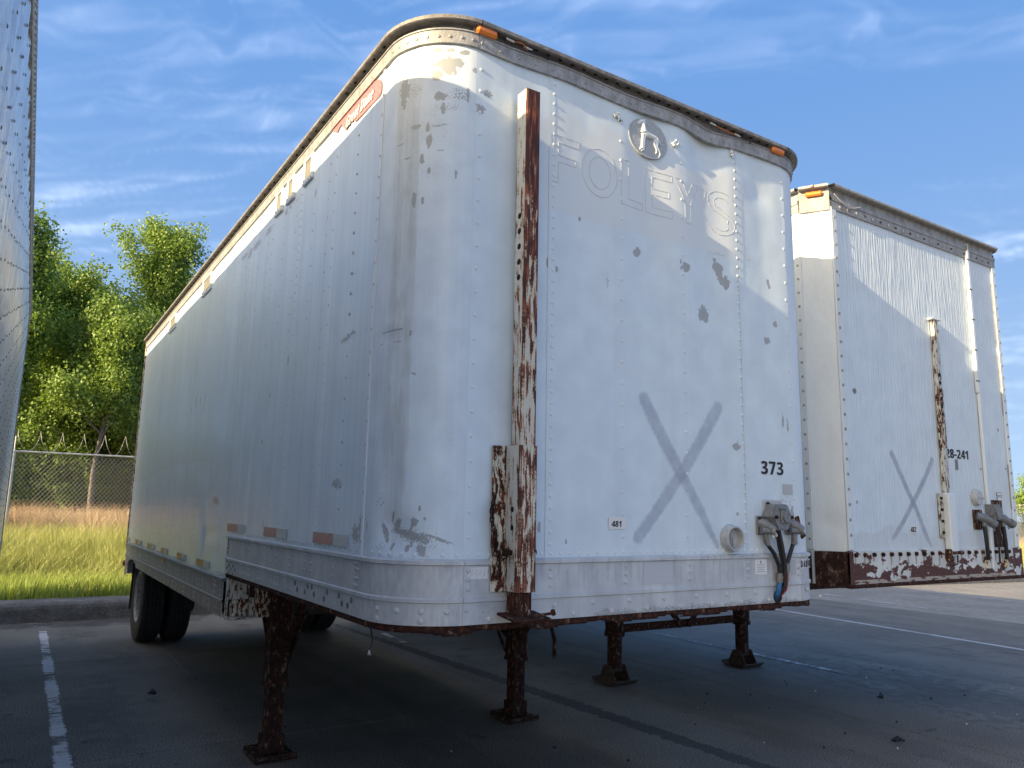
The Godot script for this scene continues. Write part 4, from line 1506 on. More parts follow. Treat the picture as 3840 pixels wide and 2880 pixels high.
	for i in 22:
		var x := -1.0 + i * 0.1035
		rl.dome(Vector3(x, 1.215 if i % 2 == 0 else 1.174, 0.008), Vector3(0, 0, 1), 0.012, 0.007, 8)
	for i in 4:
		var a := 0.3 + i * 0.32
		var q := Vector3(-cos(a), 0, sin(a))
		rl.dome(Vector3(-HALF + 0.30, 1.21, -0.298) + q * 0.308, q, 0.012, 0.007, 8)
		if i % 2 == 0:
			rl.dome(Vector3(-HALF + 0.30, 1.175, -0.298) + q * 0.308, q, 0.012, 0.007, 8)
	var z2 := -2.95
	while z2 > rear + 0.2:
		for y in [1.085, 1.055, 1.012]:
			rl.dome(Vector3(-HALF - 0.007, y, z2), Vector3.LEFT, 0.008, 0.005, 6)
			rl.dome(Vector3(-HALF - 0.007, y, z2 - 0.07), Vector3.LEFT, 0.008, 0.005, 6)
		if z2 > -7.0:
			for y in [0.945, 0.905]:
				rl.dome(Vector3(-HALF - 0.006, y, z2 - 0.2), Vector3.LEFT, 0.007, 0.004, 6)
				rl.dome(Vector3(-HALF - 0.006, y, z2 - 0.25), Vector3.LEFT, 0.007, 0.004, 6)
		z2 -= 0.47
	stuff(put(rl, "rail_rivets", M.rail_metal, T))
	var hl := MB.new()  # raised dark discs drawn in place of the open holes
	for q in [[-1.202, 1.222], [-1.162, 1.195], [-1.04, 1.195], [-1.005, 1.224], [-0.945, 1.225], [-0.909, 1.196], [-0.77, 1.19], [-0.733, 1.222], [-0.586, 1.222], [-0.546, 1.194], [-0.478, 1.193], [-0.441, 1.218]]:
		hl.lathe(Vector3(-HALF - 0.007, q[1], q[0]), LEFT, [Vector2(0.014, 0.0), Vector2(0.013, 0.003), Vector2(0.0, 0.0032)], 10)
	for i in 9:
		for c in [[1.245, 0.05], [1.195, 0.045]]:
			if i < 5:
				hl.lathe(Vector3(-HALF - 0.007, c[0] - (i % 2) * 0.03, -2.66 + i * 0.055), LEFT, [Vector2(0.013, 0.0), Vector2(0.012, 0.003), Vector2(0.0, 0.0032)], 8)
	for i in 3:
		for j in 4:
			hl.lathe(Vector3(-HALF - 0.006, 1.06 - j * 0.035 - i * 0.01, -2.78 - i * 0.07), LEFT, [Vector2(0.012, 0.0), Vector2(0.011, 0.003), Vector2(0.0, 0.0032)], 8)
			if j < 2:
				hl.lathe(Vector3(-HALF - 0.006, 0.94 - j * 0.04, -2.78 - i * 0.07), LEFT, [Vector2(0.012, 0.0), Vector2(0.011, 0.003), Vector2(0.0, 0.0032)], 8)
	for j in 4:
		hl.lathe(Vector3(-HALF - 0.007, 1.375 - j * 0.028, -2.67), LEFT, [Vector2(0.012, 0.0), Vector2(0.011, 0.003), Vector2(0.0, 0.0032)], 8)
	stuff(put(hl, "hole_discs", M.cap_metal, T, "rows of dark discs in place of open holes along the rails"))
	build_main_top(T, runs, rear)
	build_main_fittings(T, LEFT, FRONT, mf)
	build_main_under(T, rear)

func build_main_top(T: Node3D, runs: Array, rear: float) -> void:
	var tr := MB.new()
	for i in 5:
		sweep(tr, runs[i], [Vector2(0.0, 3.572), Vector2(0.012, 3.574), Vector2(0.013, 3.632), Vector2(0.018, 3.634), Vector2(0.018, 3.640), Vector2(0.004, 3.642)], i == 2)
	put(tr, "top_rail", M.dull_metal, T, "riveted bare aluminium rail under the roof edge")
	var cv := MB.new()
	for i in 5:
		sweep(cv, runs[i], [Vector2(0.003, 3.63), Vector2(0.001, 3.672)], false)
	put(cv, "roof_cove", M.cap_metal, T)
	var rf := MB.new()
	for i in 5:
		sweep(rf, runs[i], [Vector2(-0.02, 3.668), Vector2(0.040, 3.664), Vector2(0.046, 3.668), Vector2(0.046, 3.684), Vector2(0.040, 3.690), Vector2(-0.05, 3.692)], false)
	put(rf, "roof_edge", M.cap_metal, T, "dull grey overhanging roof edge")
	var top := MB.new()
	top.box(Vector3(0, 3.690, rear * 0.5 - 0.15), Vector3(HALF * 2.0 - 0.08, 0.02, -rear - 0.35), 0.004)
	top.box(Vector3(0, 3.690, -0.13), Vector3(2.06, 0.02, 0.26), 0.004)
	put(top, "roof", M.dull_metal, T)
	var lipd := MB.new()      # screw heads under the overhang
	for i in 64:
		lipd.box(Vector3(-HALF - 0.022, 3.663, -0.35 - i * 0.118), Vector3(0.010, 0.005, 0.018), 0.001)
	for i in 30:
		lipd.box(Vector3(-1.0 + i * 0.069, 3.663, 0.022), Vector3(0.018, 0.005, 0.010), 0.001)
	stuff(put(lipd, "roof_clips", M.dark_gap, T))
	var rv := MB.new()
	for i in 22:
		var x := -1.0 + i * 0.0945
		rv.dome(Vector3(x, 3.603 + nose_dip(x), 0.013), Vector3(0, 0, 1), 0.0085, 0.005)
		if i % 5 == 2:
			rv.dome(Vector3(x + 0.01, 3.622 + nose_dip(x), 0.013), Vector3(0, 0, 1), 0.007, 0.004)
	for i in 9:
		var a := deg_to_rad(83.6) * (i + 0.5) / 9.0
		for s in [-1.0, 1.0]:
			var q := Vector3(s * cos(a), 0, sin(a))
			rv.dome(Vector3(s * (HALF - 0.30), 3.603, -0.298) + q * 0.3125, q, 0.0085, 0.005)
	for i in 96:
		rv.dome(Vector3(-HALF - 0.0125, 3.600, -0.35 - i * 0.079), Vector3.LEFT, 0.007, 0.004, 6)
	stuff(put(rv, "top_rail_rivets", M.dull_metal, T))
	# marker lamps and their loose wires
	for x in [-0.985, 0.952]:
		var a := MB.new()
		a.box(Vector3(x, 3.652, 0.022), Vector3(0.105, 0.036, 0.03), 0.010)
		var o := put(a, "marker_light", M.amber_lens, T, "amber marker light lens")
		var bb := MB.new()
		bb.box(Vector3(x, 3.652, 0.006), Vector3(0.118, 0.042, 0.008), 0.002)
		put(bb, "lamp_base", M.dull_metal, o)
	for w in [[[-0.934, 3.655], [-0.905, 3.652], [-0.887, 3.655], "rubber_black", 0.004], [[-0.85, 3.660], [-0.80, 3.658], [-0.775, 3.645], "wire_copper", 0.0035], [[-0.77, 3.645], [-0.72, 3.636], [-0.655, 3.640], "rubber_black", 0.004], [[0.44, 3.650], [0.52, 3.625], [0.60, 3.645], "wire_copper", 0.0035], [[0.60, 3.645], [0.68, 3.648], [0.72, 3.630], "rubber_black", 0.004]]:
		var b := MB.new()
		var pts := []
		for i in 9:
			var t := i / 8.0
			var p := Vector2(w[0][0], w[0][1]) * (1 - t) * (1 - t) + Vector2(w[1][0], w[1][1]) * 2.0 * t * (1 - t) + Vector2(w[2][0], w[2][1]) * t * t
			pts.append(Vector3(p.x, p.y, 0.024 + 0.012 * sin(t * PI)))
		b.tube(pts, w[4], 5)
		put(b, "lamp_wire", M[w[3]], T)
	for x in [[-0.868, 3.657], [-0.772, 3.652], [0.42, 3.652], [0.61, 3.645]]:
		var b := MB.new()
		b.bar(Vector3(x[0] - 0.022, x[1], 0.028), Vector3(x[0] + 0.022, x[1] - 0.003, 0.028), 0.009, 0.009, 0.002)
		put(b, "wire_splice", M.wire_white, T)

# raised outline of a painted-over letter: short ridges along closed or open paths, broken here and there
func ridge(T: Node3D, paths: Array, m: Material, label: String, r: RandomNumberGenerator) -> void:
	var b := MB.new()
	for p in paths:
		for i in p.size() - 1:
			var a: Vector2 = p[i]
			var c: Vector2 = p[i + 1]
			var n := maxi(1, int(a.distance_to(c) / 0.02))
			for k in n:
				var s := a.lerp(c, float(k) / n)
				var e := a.lerp(c, float(k + 1) / n)
				var h := r.randf_range(0.0004, 0.0015)
				b.bar(Vector3(s.x, s.y, nose_wave(s.x, s.y) + h * 0.5), Vector3(e.x, e.y, nose_wave(e.x, e.y) + h * 0.5), 0.0036, h, 0.0, Vector3(0, 0, 1))
	put(b, "letter_ridge", m, T, label)

func ellipse(cx: float, cy: float, rx: float, ry: float, a0 := 0.0, a1 := TAU, n := 28) -> Array:
	var p := []
	for i in n + 1:
		var a := lerpf(a0, a1, float(i) / n)
		p.append(Vector2(cx + rx * cos(a), cy + ry * sin(a)))
	return p

func vp(a: Array) -> Array:
	var o := []
	for i in range(0, a.size(), 2):
		o.append(Vector2(a[i], a[i + 1]))
	return o

func build_main_fittings(T: Node3D, LEFT: Basis, FRONT: Basis, _mf: Material) -> void:
	var r := RandomNumberGenerator.new()
	r.seed = 33
	# ghost of the old name across the nose, letters painted over
	var gp := mat("ghost_paint", lin(0.58, 0.60, 0.60), 0.6)
	ridge(T, [vp([-0.624, 3.30, -0.457, 3.30, -0.457, 3.266, -0.577, 3.266, -0.577, 3.204, -0.475, 3.204, -0.475, 3.172, -0.577, 3.172, -0.577, 3.071, -0.624, 3.071, -0.624, 3.30])], gp, "painted-over letter F", r)
	ridge(T, [ellipse(-0.333, 3.182, 0.106, 0.120), ellipse(-0.333, 3.182, 0.064, 0.080)], gp, "painted-over letter O", r)
	ridge(T, [vp([-0.202, 3.063, -0.200, 3.294, -0.152, 3.294, -0.152, 3.098, -0.057, 3.098, -0.057, 3.063, -0.202, 3.063])], gp, "painted-over letter L", r)
	ridge(T, [vp([-0.036, 3.063, -0.034, 3.292, 0.138, 3.292, 0.138, 3.258, 0.012, 3.258, 0.012, 3.198, 0.120, 3.198, 0.120, 3.166, 0.012, 3.166, 0.012, 3.098, 0.140, 3.098, 0.140, 3.063, -0.036, 3.063])], gp, "painted-over letter E", r)
	ridge(T, [vp([0.160, 3.292, 0.208, 3.292, 0.250, 3.215, 0.290, 3.290, 0.335, 3.288, 0.272, 3.175, 0.268, 3.063, 0.230, 3.063, 0.228, 3.175, 0.160, 3.292])], gp, "painted-over letter Y", r)
	ridge(T, [vp([0.352, 3.282, 0.393, 3.282, 0.380, 3.235, 0.358, 3.192, 0.352, 3.282])], gp, "painted-over apostrophe", r)
	ridge(T, [ellipse(0.50, 3.238, 0.096, 0.062, 0.3, PI * 1.35, 16) + vp([0.46, 3.185, 0.55, 3.150]) + ellipse(0.50, 3.112, 0.052, 0.030, 0.6, -PI * 0.9, 10),
		ellipse(0.50, 3.235, 0.050, 0.032, 0.3, PI * 1.3, 10) + vp([0.48, 3.21, 0.57, 3.165]) + ellipse(0.50, 3.120, 0.096, 0.062, 0.7, -PI * 0.95, 16)], gp, "painted-over letter S", r)
	# round badge with a standing dog in relief
	var bc := Vector3(-0.022, 3.449, maxf(nose_wave(-0.15, 3.449), nose_wave(0.108, 3.449)) + 0.001)
	var bd2 := MB.new()
	bd2.xf = Transform3D(Basis.from_scale(Vector3(1.0, 0.80, 1)), Vector3(0, 3.449 * 0.20, 0))
	bd2.lathe(bc, FRONT, [Vector2(0.130, -0.014), Vector2(0.130, 0.001), Vector2(0.127, 0.0025), Vector2(0.123, 0.001), Vector2(0.0, 0.001)], 40)
	mottled("badge_paint", lin(0.28, 0.30, 0.32), lin(0.55, 0.59, 0.62), 0.42, 171, Vector3(9, 9, 9), 0.0, 2.0, 0.02)
	var badge := put(bd2, "badge", M.badge_paint, T, "round chipped badge with a standing dog in relief")
	var dg := MB.new()
	var zb := bc.z + 0.002
	var dog := func(pts: Array, rad: Array) -> void:
		var q := []
		for p in pts:
			q.append(Vector3(p.x, p.y, zb))
		dg.tube(q, rad, 8)
	dog.call(vp([-0.052, 3.530, -0.068, 3.527, -0.080, 3.518, -0.092, 3.508]), [0.012, 0.013, 0.010, 0.007])
	dog.call(vp([-0.047, 3.546, -0.046, 3.535, -0.043, 3.524]), [0.004, 0.006, 0.004])
	dog.call(vp([-0.058, 3.527, -0.056, 3.500, -0.054, 3.470]), [0.011, 0.014, 0.021])
	dog.call(vp([-0.052, 3.480, -0.045, 3.464, -0.010, 3.464, 0.022, 3.462, 0.038, 3.456]), [0.016, 0.021, 0.016, 0.013, 0.012])
	dog.call(vp([-0.062, 3.462, -0.062, 3.430, -0.066, 3.400, -0.066, 3.384, -0.080, 3.380]), [0.012, 0.008, 0.006, 0.006, 0.005])
	dog.call(vp([-0.050, 3.455, -0.054, 3.425, -0.056, 3.395, -0.056, 3.378, -0.070, 3.374]), [0.011, 0.008, 0.006, 0.006, 0.005])
	dog.call(vp([0.030, 3.460, 0.033, 3.436, 0.030, 3.420, 0.050, 3.398, 0.054, 3.378, 0.046, 3.372]), [0.015, 0.014, 0.009, 0.006, 0.006, 0.005])
	dog.call(vp([0.020, 3.450, 0.014, 3.428, 0.030, 3.405, 0.032, 3.388, 0.024, 3.382]), [0.012, 0.009, 0.006, 0.005, 0.005])
	dog.call(vp([0.042, 3.462, 0.056, 3.452, 0.062, 3.436]), [0.006, 0.004, 0.002])
	put(dg, "dog_relief", M.white_paint, badge)
	# lumps of old mastic
	for q in [[-0.222, 3.508], [0.165, 3.475], [0.592, 3.545]]:
		var b := MB.new()
		for k in 7:
			var p := Vector3(q[0] + r.randf_range(-0.018, 0.018), q[1] + r.randf_range(-0.014, 0.014), nose_wave(q[0], q[1]) + 0.002)
			b.tube([p, p + Vector3(r.randf_range(-0.012, 0.012), r.randf_range(-0.012, 0.012), 0.007), p + Vector3(r.randf_range(-0.016, 0.016), r.randf_range(-0.016, 0.016), 0.004)], [0.006, 0.007, 0.004], 6)
		put(b, "sealant_lump", M.old_white_paint, T)
	# writing
	for k in 3:
		lettering(T, "number", "373"[k], Vector3(0.768 + k * 0.062, 1.842, nose_wave(0.83, 1.842) + 0.003), FRONT, Vector2(0.050, 0.068), M.black_ink, true, false, "black painted digit %s" % "373"[k])
	var tag1 := thin(T, "lot_tag", M.paper, Vector3(-0.2385, 1.5485, nose_wave(-0.2385, 1.5485) + 0.002), FRONT, Vector2(0.099, 0.051), 0.0015, "white paper tag numbered 481 by hand")
	lettering(tag1, "handwriting", "481", Vector3(-0.243, 1.546, nose_wave(-0.2385, 1.5485) + 0.0038), FRONT, Vector2(0.055, 0.026), M.black_ink, true, false, "", 0.12)
	# stickers on the band
	thin(T, "sticker", M.old_sticker, Vector3(0.001, 1.328, 0.008), FRONT, Vector2(0.178, 0.098), 0.0015, "blank faded rectangular sticker")
	var st := thin(T, "sticker", M.paper, Vector3(0.7025, 1.338, 0.008), FRONT, Vector2(0.090, 0.074), 0.0015, "white permit sticker with small print")
	lettering(st, "print", "R", Vector3(0.7025, 1.362, 0.0098), FRONT, Vector2(0.010, 0.014), M.box_grey, true, true)
	for k in 4:
		thin(st, "print_line", M.box_grey, Vector3(0.7025, 1.348 - k * 0.011, 0.0096), FRONT, Vector2([0.056, 0.060, 0.050, 0.064][k], 0.002), 0.0004)
	mottled("crazed_sticker", lin(0.30, 0.31, 0.33), lin(0.66, 0.67, 0.68), 0.5, 181, Vector3(14, 14, 14), 0.0, 0.0, 0.06)
	thin(T, "sticker", M.crazed_sticker, Vector3(0.94, 1.331, 0.008), FRONT, Vector2(0.080, 0.078), 0.0015, "crazed remains of a sticker")
	thin(T, "sticker", M.paper, Vector3(-0.953, 1.352, 0.008), FRONT, Vector2(0.088, 0.046), 0.0015, "cracked white label beside the rusty post")
	for k in 9:
		var b := MB.new()
		var x := -0.99 + k * 0.0095
		b.bar(Vector3(x, 1.334 + (k % 3) * 0.006, 0.0097), Vector3(x + (0.012 if k % 2 == 0 else 0.002), 1.366 - (k % 2) * 0.012, 0.0097), 0.0009, 0.0005)
		put(b, "label_crack", M.box_grey, T)
	for q in [["D", 1.028, 0.0], ["A", 1.056, 0.02], ["D", 1.083, 0.05], ["0", 1.128, 0.14], ["7", 1.150, 0.2]]:
		var x: float = q[1]
		var a := maxf(0.0, (x - 1.017) / 0.30)
		var at := Vector3(x, 1.346, 0.0082 - 0.30 * (1.0 - cos(a)) - 0.03 * a)
		var bs := Basis(Vector3.UP, a * 0.9 + 0.1)
		var pl := thin(T, "letter_sticker", M.paper, at, bs, Vector2(0.026, 0.046), 0.0012, "white stick-on letter %s" % q[0])
		lettering(pl, "letter", q[0], at + bs.z * 0.0022, bs, Vector2(0.018, 0.036), M.black_ink, true)
	thin(T, "sticker", M.crazed_sticker, Vector3(0.948, 1.735, nose_wave(0.948, 1.735) + 0.002), FRONT, Vector2(0.078, 0.052), 0.001, "rubbed-off remains of a sticker under the number")
	# round document holder
	var dh := MB.new()
	var dc := Vector3(0.493, 1.480, nose_wave(0.493, 1.48))
	dh.lathe(dc, FRONT, [Vector2(0.070, 0.0), Vector2(0.070, 0.005), Vector2(0.062, 0.008), Vector2(0.062, 0.038), Vector2(0.060, 0.041), Vector2(0.054, 0.041), Vector2(0.052, 0.036), Vector2(0.052, 0.004), Vector2(0.0, 0.004)], 36)
	var holder := put(dh, "document_holder", M.holder_paint, T, "round grey document holder with a bent wire clip")
	var wc := MB.new()
	wc.tube([dc + Vector3(-0.004, -0.022, 0.012), dc + Vector3(-0.010, 0.010, 0.016), dc + Vector3(0.004, 0.042, 0.010)], 0.0026, 6)
	wc.tube([dc + Vector3(0.008, -0.024, 0.012), dc + Vector3(-0.002, 0.012, 0.018)], 0.0026, 6)
	for k in 2:
		wc.box(dc + Vector3(-0.006 + k * 0.018, -0.028, 0.010), Vector3(0.012, 0.010, 0.012), 0.002)
	wc.box(dc + Vector3(0.006, -0.042, 0.010), Vector3(0.012, 0.012, 0.010), 0.002)
	put(wc, "wire_clip", M.wheel_steel, holder)
	build_connections(T, nose_wave(0.85, 1.55))
	build_post(T)
	# hole in the band through which the lines pass
	var ho := MB.new()
	ho.lathe(Vector3(0.825, 1.186, 0.006), FRONT, [Vector2(0.034, 0.0), Vector2(0.032, 0.004), Vector2(0.0, 0.0035)], 18)
	put(ho, "line_hole", M.dark_gap, T)
	# retro-reflective tape, two-tone pieces
	for q in [[-2.754, -2.47, -2.286], [-1.853, -1.593, -1.415], [-0.983, -0.705, -0.529]]:
		for k in 2:
			var za: float = q[k]
			var zb2: float = q[k + 1]
			thin(T, "reflective_tape", M.tape_red if k == 0 else M.tape_white, Vector3(-HALF - 0.003, 1.4535, (za + zb2) * 0.5), LEFT, Vector2(zb2 - za, 0.050), 0.003, "faded red reflective tape" if k == 0 else "dull white reflective tape")
	for q in [[-8.0, -7.80], [-7.236, -6.778], [-6.289, -5.821], [-5.377, -5.035], [-4.526, -4.127], [-3.679, -3.211]]:
		for k in 2:
			var mid := lerpf(q[0], q[1], 0.55)
			var za: float = q[0] if k == 0 else mid
			var zb3: float = mid if k == 0 else q[1]
			thin(T, "reflective_tape", M.tape_amber if k == 0 else M.tape_white, Vector3(-HALF - 0.005, 1.171, (za + zb3) * 0.5), LEFT, Vector2(zb3 - za, 0.044), 0.003, "orange-faded reflective tape" if k == 0 else "dull white reflective tape")
	thin(T, "side_marker", M.tape_amber, Vector3(-HALF - 0.008, 1.09, -5.17), LEFT, Vector2(0.07, 0.045), 0.01, "small yellowed side marker")
	# small framed vents under the top rail
	for q in [[-1.53, -1.357], [-1.857, -1.704], [-2.102, -1.944], [-4.405, -4.03], [-6.16, -5.77]]:
		var za: float = q[0]
		var zb4: float = q[1]
		var zc := (za + zb4) * 0.5
		var w := zb4 - za
		var fr := MB.new()
		fr.box(Vector3(-HALF - 0.006, 3.434, zc), Vector3(0.015, 0.028, w), 0.003)
		fr.box(Vector3(-HALF - 0.006, 3.568, zc), Vector3(0.014, 0.016, w), 0.003)
		for s in [-1.0, 1.0]:
			fr.box(Vector3(-HALF - 0.006, 3.505, zc + s * (w * 0.5 - 0.016)), Vector3(0.014, 0.112, 0.032), 0.003)
		var vent := put(fr, "vent_frame", M.white_paint, T)
		thin(vent, "vent_pane", M.vent_glass, Vector3(-HALF - 0.002, 3.505, zc), LEFT, Vector2(w - 0.066, 0.112), 0.003)
		var vr := MB.new()
		for k in 4:
			vr.dome(Vector3(-HALF - 0.0133, 3.430, za + 0.02 + (w - 0.04) * k / 3.0), Vector3.LEFT, 0.005, 0.003, 6)
			vr.dome(Vector3(-HALF - 0.0125, 3.46 + k * 0.032, zb4 - 0.012), Vector3.LEFT, 0.005, 0.003, 6)
		stuff(put(vr, "vent_rivets", M.dull_metal, vent))
	# maker's pennant under the roof, red faded to pink
	var D := Vector3(-HALF - 0.0035, 0, 0)
	var pen := vp([-1.07, 3.572, -0.989, 3.530, -0.955, 3.548, -0.923, 3.545, -0.895, 3.515, -0.86, 3.487, -0.80, 3.500, -0.757, 3.495, -0.725, 3.474, -0.62, 3.468, -0.431, 3.465, -0.408, 3.476, -0.401, 3.498, -0.412, 3.535, -0.443, 3.560, -0.485, 3.571])
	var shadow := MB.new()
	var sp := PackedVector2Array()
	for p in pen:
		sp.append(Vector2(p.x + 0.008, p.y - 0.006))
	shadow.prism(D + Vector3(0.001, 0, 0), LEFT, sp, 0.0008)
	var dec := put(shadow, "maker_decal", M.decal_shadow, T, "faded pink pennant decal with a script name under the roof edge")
	var pk := MB.new()
	pk.prism(D, LEFT, PackedVector2Array(pen), 0.0012)
	put(pk, "pennant", M.decal_pink, dec)
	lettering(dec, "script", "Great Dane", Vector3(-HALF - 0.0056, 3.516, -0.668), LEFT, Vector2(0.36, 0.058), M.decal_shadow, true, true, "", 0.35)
	lettering(dec, "script_face", "Great Dane", Vector3(-HALF - 0.0062, 3.519, -0.673), LEFT, Vector2(0.352, 0.054), M.paper, true, true, "", 0.35)

func build_connections(T: Node3D, z0: float) -> void:
	# electric socket box
	var pl := MB.new()
	pl.box(Vector3(0.818, 1.606, z0 + 0.004), Vector3(0.150, 0.140, 0.008), 0.003)
	var box := put(pl, "socket_box", M.holder_paint, T, "grey hexagonal electric socket box with a hinged lid")
	var hx := func(r: float, cx: float, cy: float) -> PackedVector2Array:
		return PackedVector2Array([Vector2(cx - r * 0.55, cy + r * 0.86), Vector2(cx + r * 0.55, cy + r * 0.86), Vector2(cx + r, cy), Vector2(cx + r * 0.55, cy - r * 0.92), Vector2(cx - r * 0.55, cy - r * 0.92), Vector2(cx - r, cy)])
	var bo := MB.new()
	bo.prism(Vector3(0, 0, z0 + 0.008), Basis.IDENTITY, hx.call(0.074, 0.800, 1.590), 0.062)
	put(bo, "socket_body", M.box_grey, box)
	var li := MB.new()
	li.prism(Vector3(0, 0, z0 + 0.070), Basis.IDENTITY, hx.call(0.068, 0.800, 1.590), 0.012)
	li.box(Vector3(0.806, 1.592, z0 + 0.086), Vector3(0.058, 0.070, 0.010), 0.004)
	li.lathe(Vector3(0.810, 1.590, z0 + 0.090), Basis.IDENTITY, [Vector2(0.028, 0.0), Vector2(0.027, 0.010), Vector2(0.018, 0.011), Vector2(0.016, 0.008), Vector2(0.0, 0.008)], 18)
	li.tube([Vector3(0.775, 1.630, z0 + 0.088), Vector3(0.806, 1.632, z0 + 0.090)], 0.006, 8)
	put(li, "socket_lid", M.box_grey, box)
	var bl := MB.new()
	for p in [[0.768, 1.655, 0.010], [0.742, 1.588, 0.080], [0.862, 1.588, 0.080]]:
		bl.lathe(Vector3(p[0], p[1], z0 + p[2]), Basis.IDENTITY, [Vector2(0.010, 0.0), Vector2(0.010, 0.010), Vector2(0.006, 0.014), Vector2(0.0, 0.014)], 6)
	put(bl, "bolts", M.rust_dark, box)
	# two air couplings
	for s in [-1.0, 1.0]:
		var cx: float = 0.832 + s * 0.112
		var p := MB.new()
		p.box(Vector3(cx - 0.012, 1.545, z0 + 0.005), Vector3(0.050, 0.096, 0.010), 0.004)
		var g := put(p, "air_coupling", M.box_grey, T, "grey air brake coupling %s the socket box" % ("left of" if s < 0 else "right of"))
		var bd := MB.new()
		bd.tube([Vector3(cx - 0.012, 1.556, z0 + 0.008), Vector3(cx - 0.006, 1.552, z0 + 0.030), Vector3(cx + 0.012, 1.536, z0 + 0.052), Vector3(cx + 0.030, 1.524, z0 + 0.060)], [0.026, 0.028, 0.024, 0.022], 10)
		bd.tube([Vector3(cx - 0.030, 1.520, z0 + 0.030), Vector3(cx + 0.018, 1.520, z0 + 0.050)], [0.020, 0.020], 10)
		bd.tube([Vector3(cx - 0.004, 1.524, z0 + 0.034), Vector3(cx - 0.004, 1.494, z0 + 0.034)], [0.016, 0.013], 8)
		put(bd, "coupling_body", M.box_grey, g)
		var dk := MB.new()
		dk.lathe(Vector3(cx + 0.030, 1.522, z0 + 0.058), Basis(Vector3.UP, 0.7), [Vector2(0.026, -0.008), Vector2(0.028, 0.004), Vector2(0.020, 0.010), Vector2(0.0, 0.010)], 14)
		put(dk, "seal_ring", M.dull_metal if s < 0 else M.box_grey, g)
		var tb := MB.new()
		tb.box(Vector3(cx + 0.036, 1.494, z0 + 0.060), Vector3(0.040, 0.022, 0.010), 0.004, Basis(Vector3(0, 0, 1), 0.5))
		if s > 0:
			tb.box(Vector3(cx + 0.028, 1.574, z0 + 0.036), Vector3(0.026, 0.040, 0.014), 0.003, Basis(Vector3(0, 0, 1), 0.25))
		put(tb, "locking_tab", M.rust_flecks if s < 0 else M.rust_heavy, g)
		var bb := MB.new()
		for k in 2:
			bb.lathe(Vector3(cx - 0.018, 1.578 - k * 0.028, z0 + 0.010), Basis.IDENTITY, [Vector2(0.009, 0.0), Vector2(0.009, 0.010), Vector2(0.0, 0.013)], 6)
		put(bb, "bolts", M.rust_dark, g)
		if s < 0:
			thin(g, "blue_tag", M.hose_blue, Vector3(cx + 0.040, 1.566, z0 + 0.02), Basis(Vector3.UP, 0.5), Vector2(0.016, 0.050), 0.008)
		var nt := MB.new()
		nt.tube([Vector3(cx - 0.004, 1.496, z0 + 0.034), Vector3(cx + 0.004 * -s, 1.462, z0 + 0.034)], [0.014, 0.016], 6)
		nt.tube([Vector3(cx + 0.004 * -s, 1.464, z0 + 0.034), Vector3(cx + 0.014 * -s, 1.446, z0 + 0.034)], [0.016, 0.012], 6)
		put(nt, "hose_fitting", M.cap_metal, g)
	var H := func(pts: Array, rad: float, m: Material, label: String) -> void:
		var cv := Curve3D.new()
		for i in pts.size():
			var a: Vector3 = pts[maxi(i - 1, 0)]
			var c: Vector3 = pts[mini(i + 1, pts.size() - 1)]
			cv.add_point(pts[i], -(c - a) * 0.18, (c - a) * 0.18)
		var q := []
		var n := 22
		for i in n + 1:
			q.append(cv.sample_baked(cv.get_baked_length() * i / n))
		var b := MB.new()
		b.tube(q, rad, 8)
		put(b, "air_hose", m, T, label)
	H.call([Vector3(0.732, 1.448, z0 + 0.034), Vector3(0.775, 1.405, z0 + 0.036), Vector3(0.812, 1.345, z0 + 0.034), Vector3(0.820, 1.300, z0 + 0.032), Vector3(0.818, 1.270, z0 + 0.03)], 0.0105, M.rubber_black, "black hose from the left air coupling")
	H.call([Vector3(0.818, 1.262, z0 + 0.03), Vector3(0.808, 1.228, z0 + 0.030), Vector3(0.806, 1.202, z0 + 0.024), Vector3(0.818, 1.180, z0 + 0.0)], 0.0125, M.hose_blue, "blue hose end entering the hole")
	H.call([Vector3(0.928, 1.448, z0 + 0.034), Vector3(0.908, 1.415, z0 + 0.036), Vector3(0.886, 1.370, z0 + 0.034), Vector3(0.876, 1.340, z0 + 0.032)], 0.0105, M.rubber_black, "black hose from the right air coupling")
	H.call([Vector3(0.874, 1.318, z0 + 0.03), Vector3(0.872, 1.270, z0 + 0.030), Vector3(0.864, 1.225, z0 + 0.026), Vector3(0.838, 1.184, z0 + 0.0)], 0.0105, M.hose_red, "red hose running to the hole")
	H.call([Vector3(0.812, 1.530, z0 + 0.036), Vector3(0.832, 1.44, z0 + 0.040), Vector3(0.856, 1.33, z0 + 0.036), Vector3(0.852, 1.24, z0 + 0.032), Vector3(0.830, 1.184, z0 + 0.0)], 0.0120, M.rubber_black, "thick black electric cable from the socket box")
	H.call([Vector3(0.798, 1.530, z0 + 0.034), Vector3(0.818, 1.44, z0 + 0.030), Vector3(0.842, 1.36, z0 + 0.03), Vector3(0.846, 1.25, z0 + 0.024), Vector3(0.826, 1.188, z0 + 0.0)], 0.0055, M.rubber_black, "thin black cable beside the thick one")
	for c in [[0.818, 1.282], [0.875, 1.330]]:
		var b := MB.new()
		b.tube([Vector3(c[0], c[1] + 0.024, z0 + 0.031), Vector3(c[0], c[1] - 0.022, z0 + 0.030)], [0.0165, 0.0165], 8)
		b.tube([Vector3(c[0], c[1] + 0.008, z0 + 0.031), Vector3(c[0], c[1] - 0.004, z0 + 0.031)], [0.019, 0.019], 6)
		put(b, "hose_splice", M.cap_metal, T)

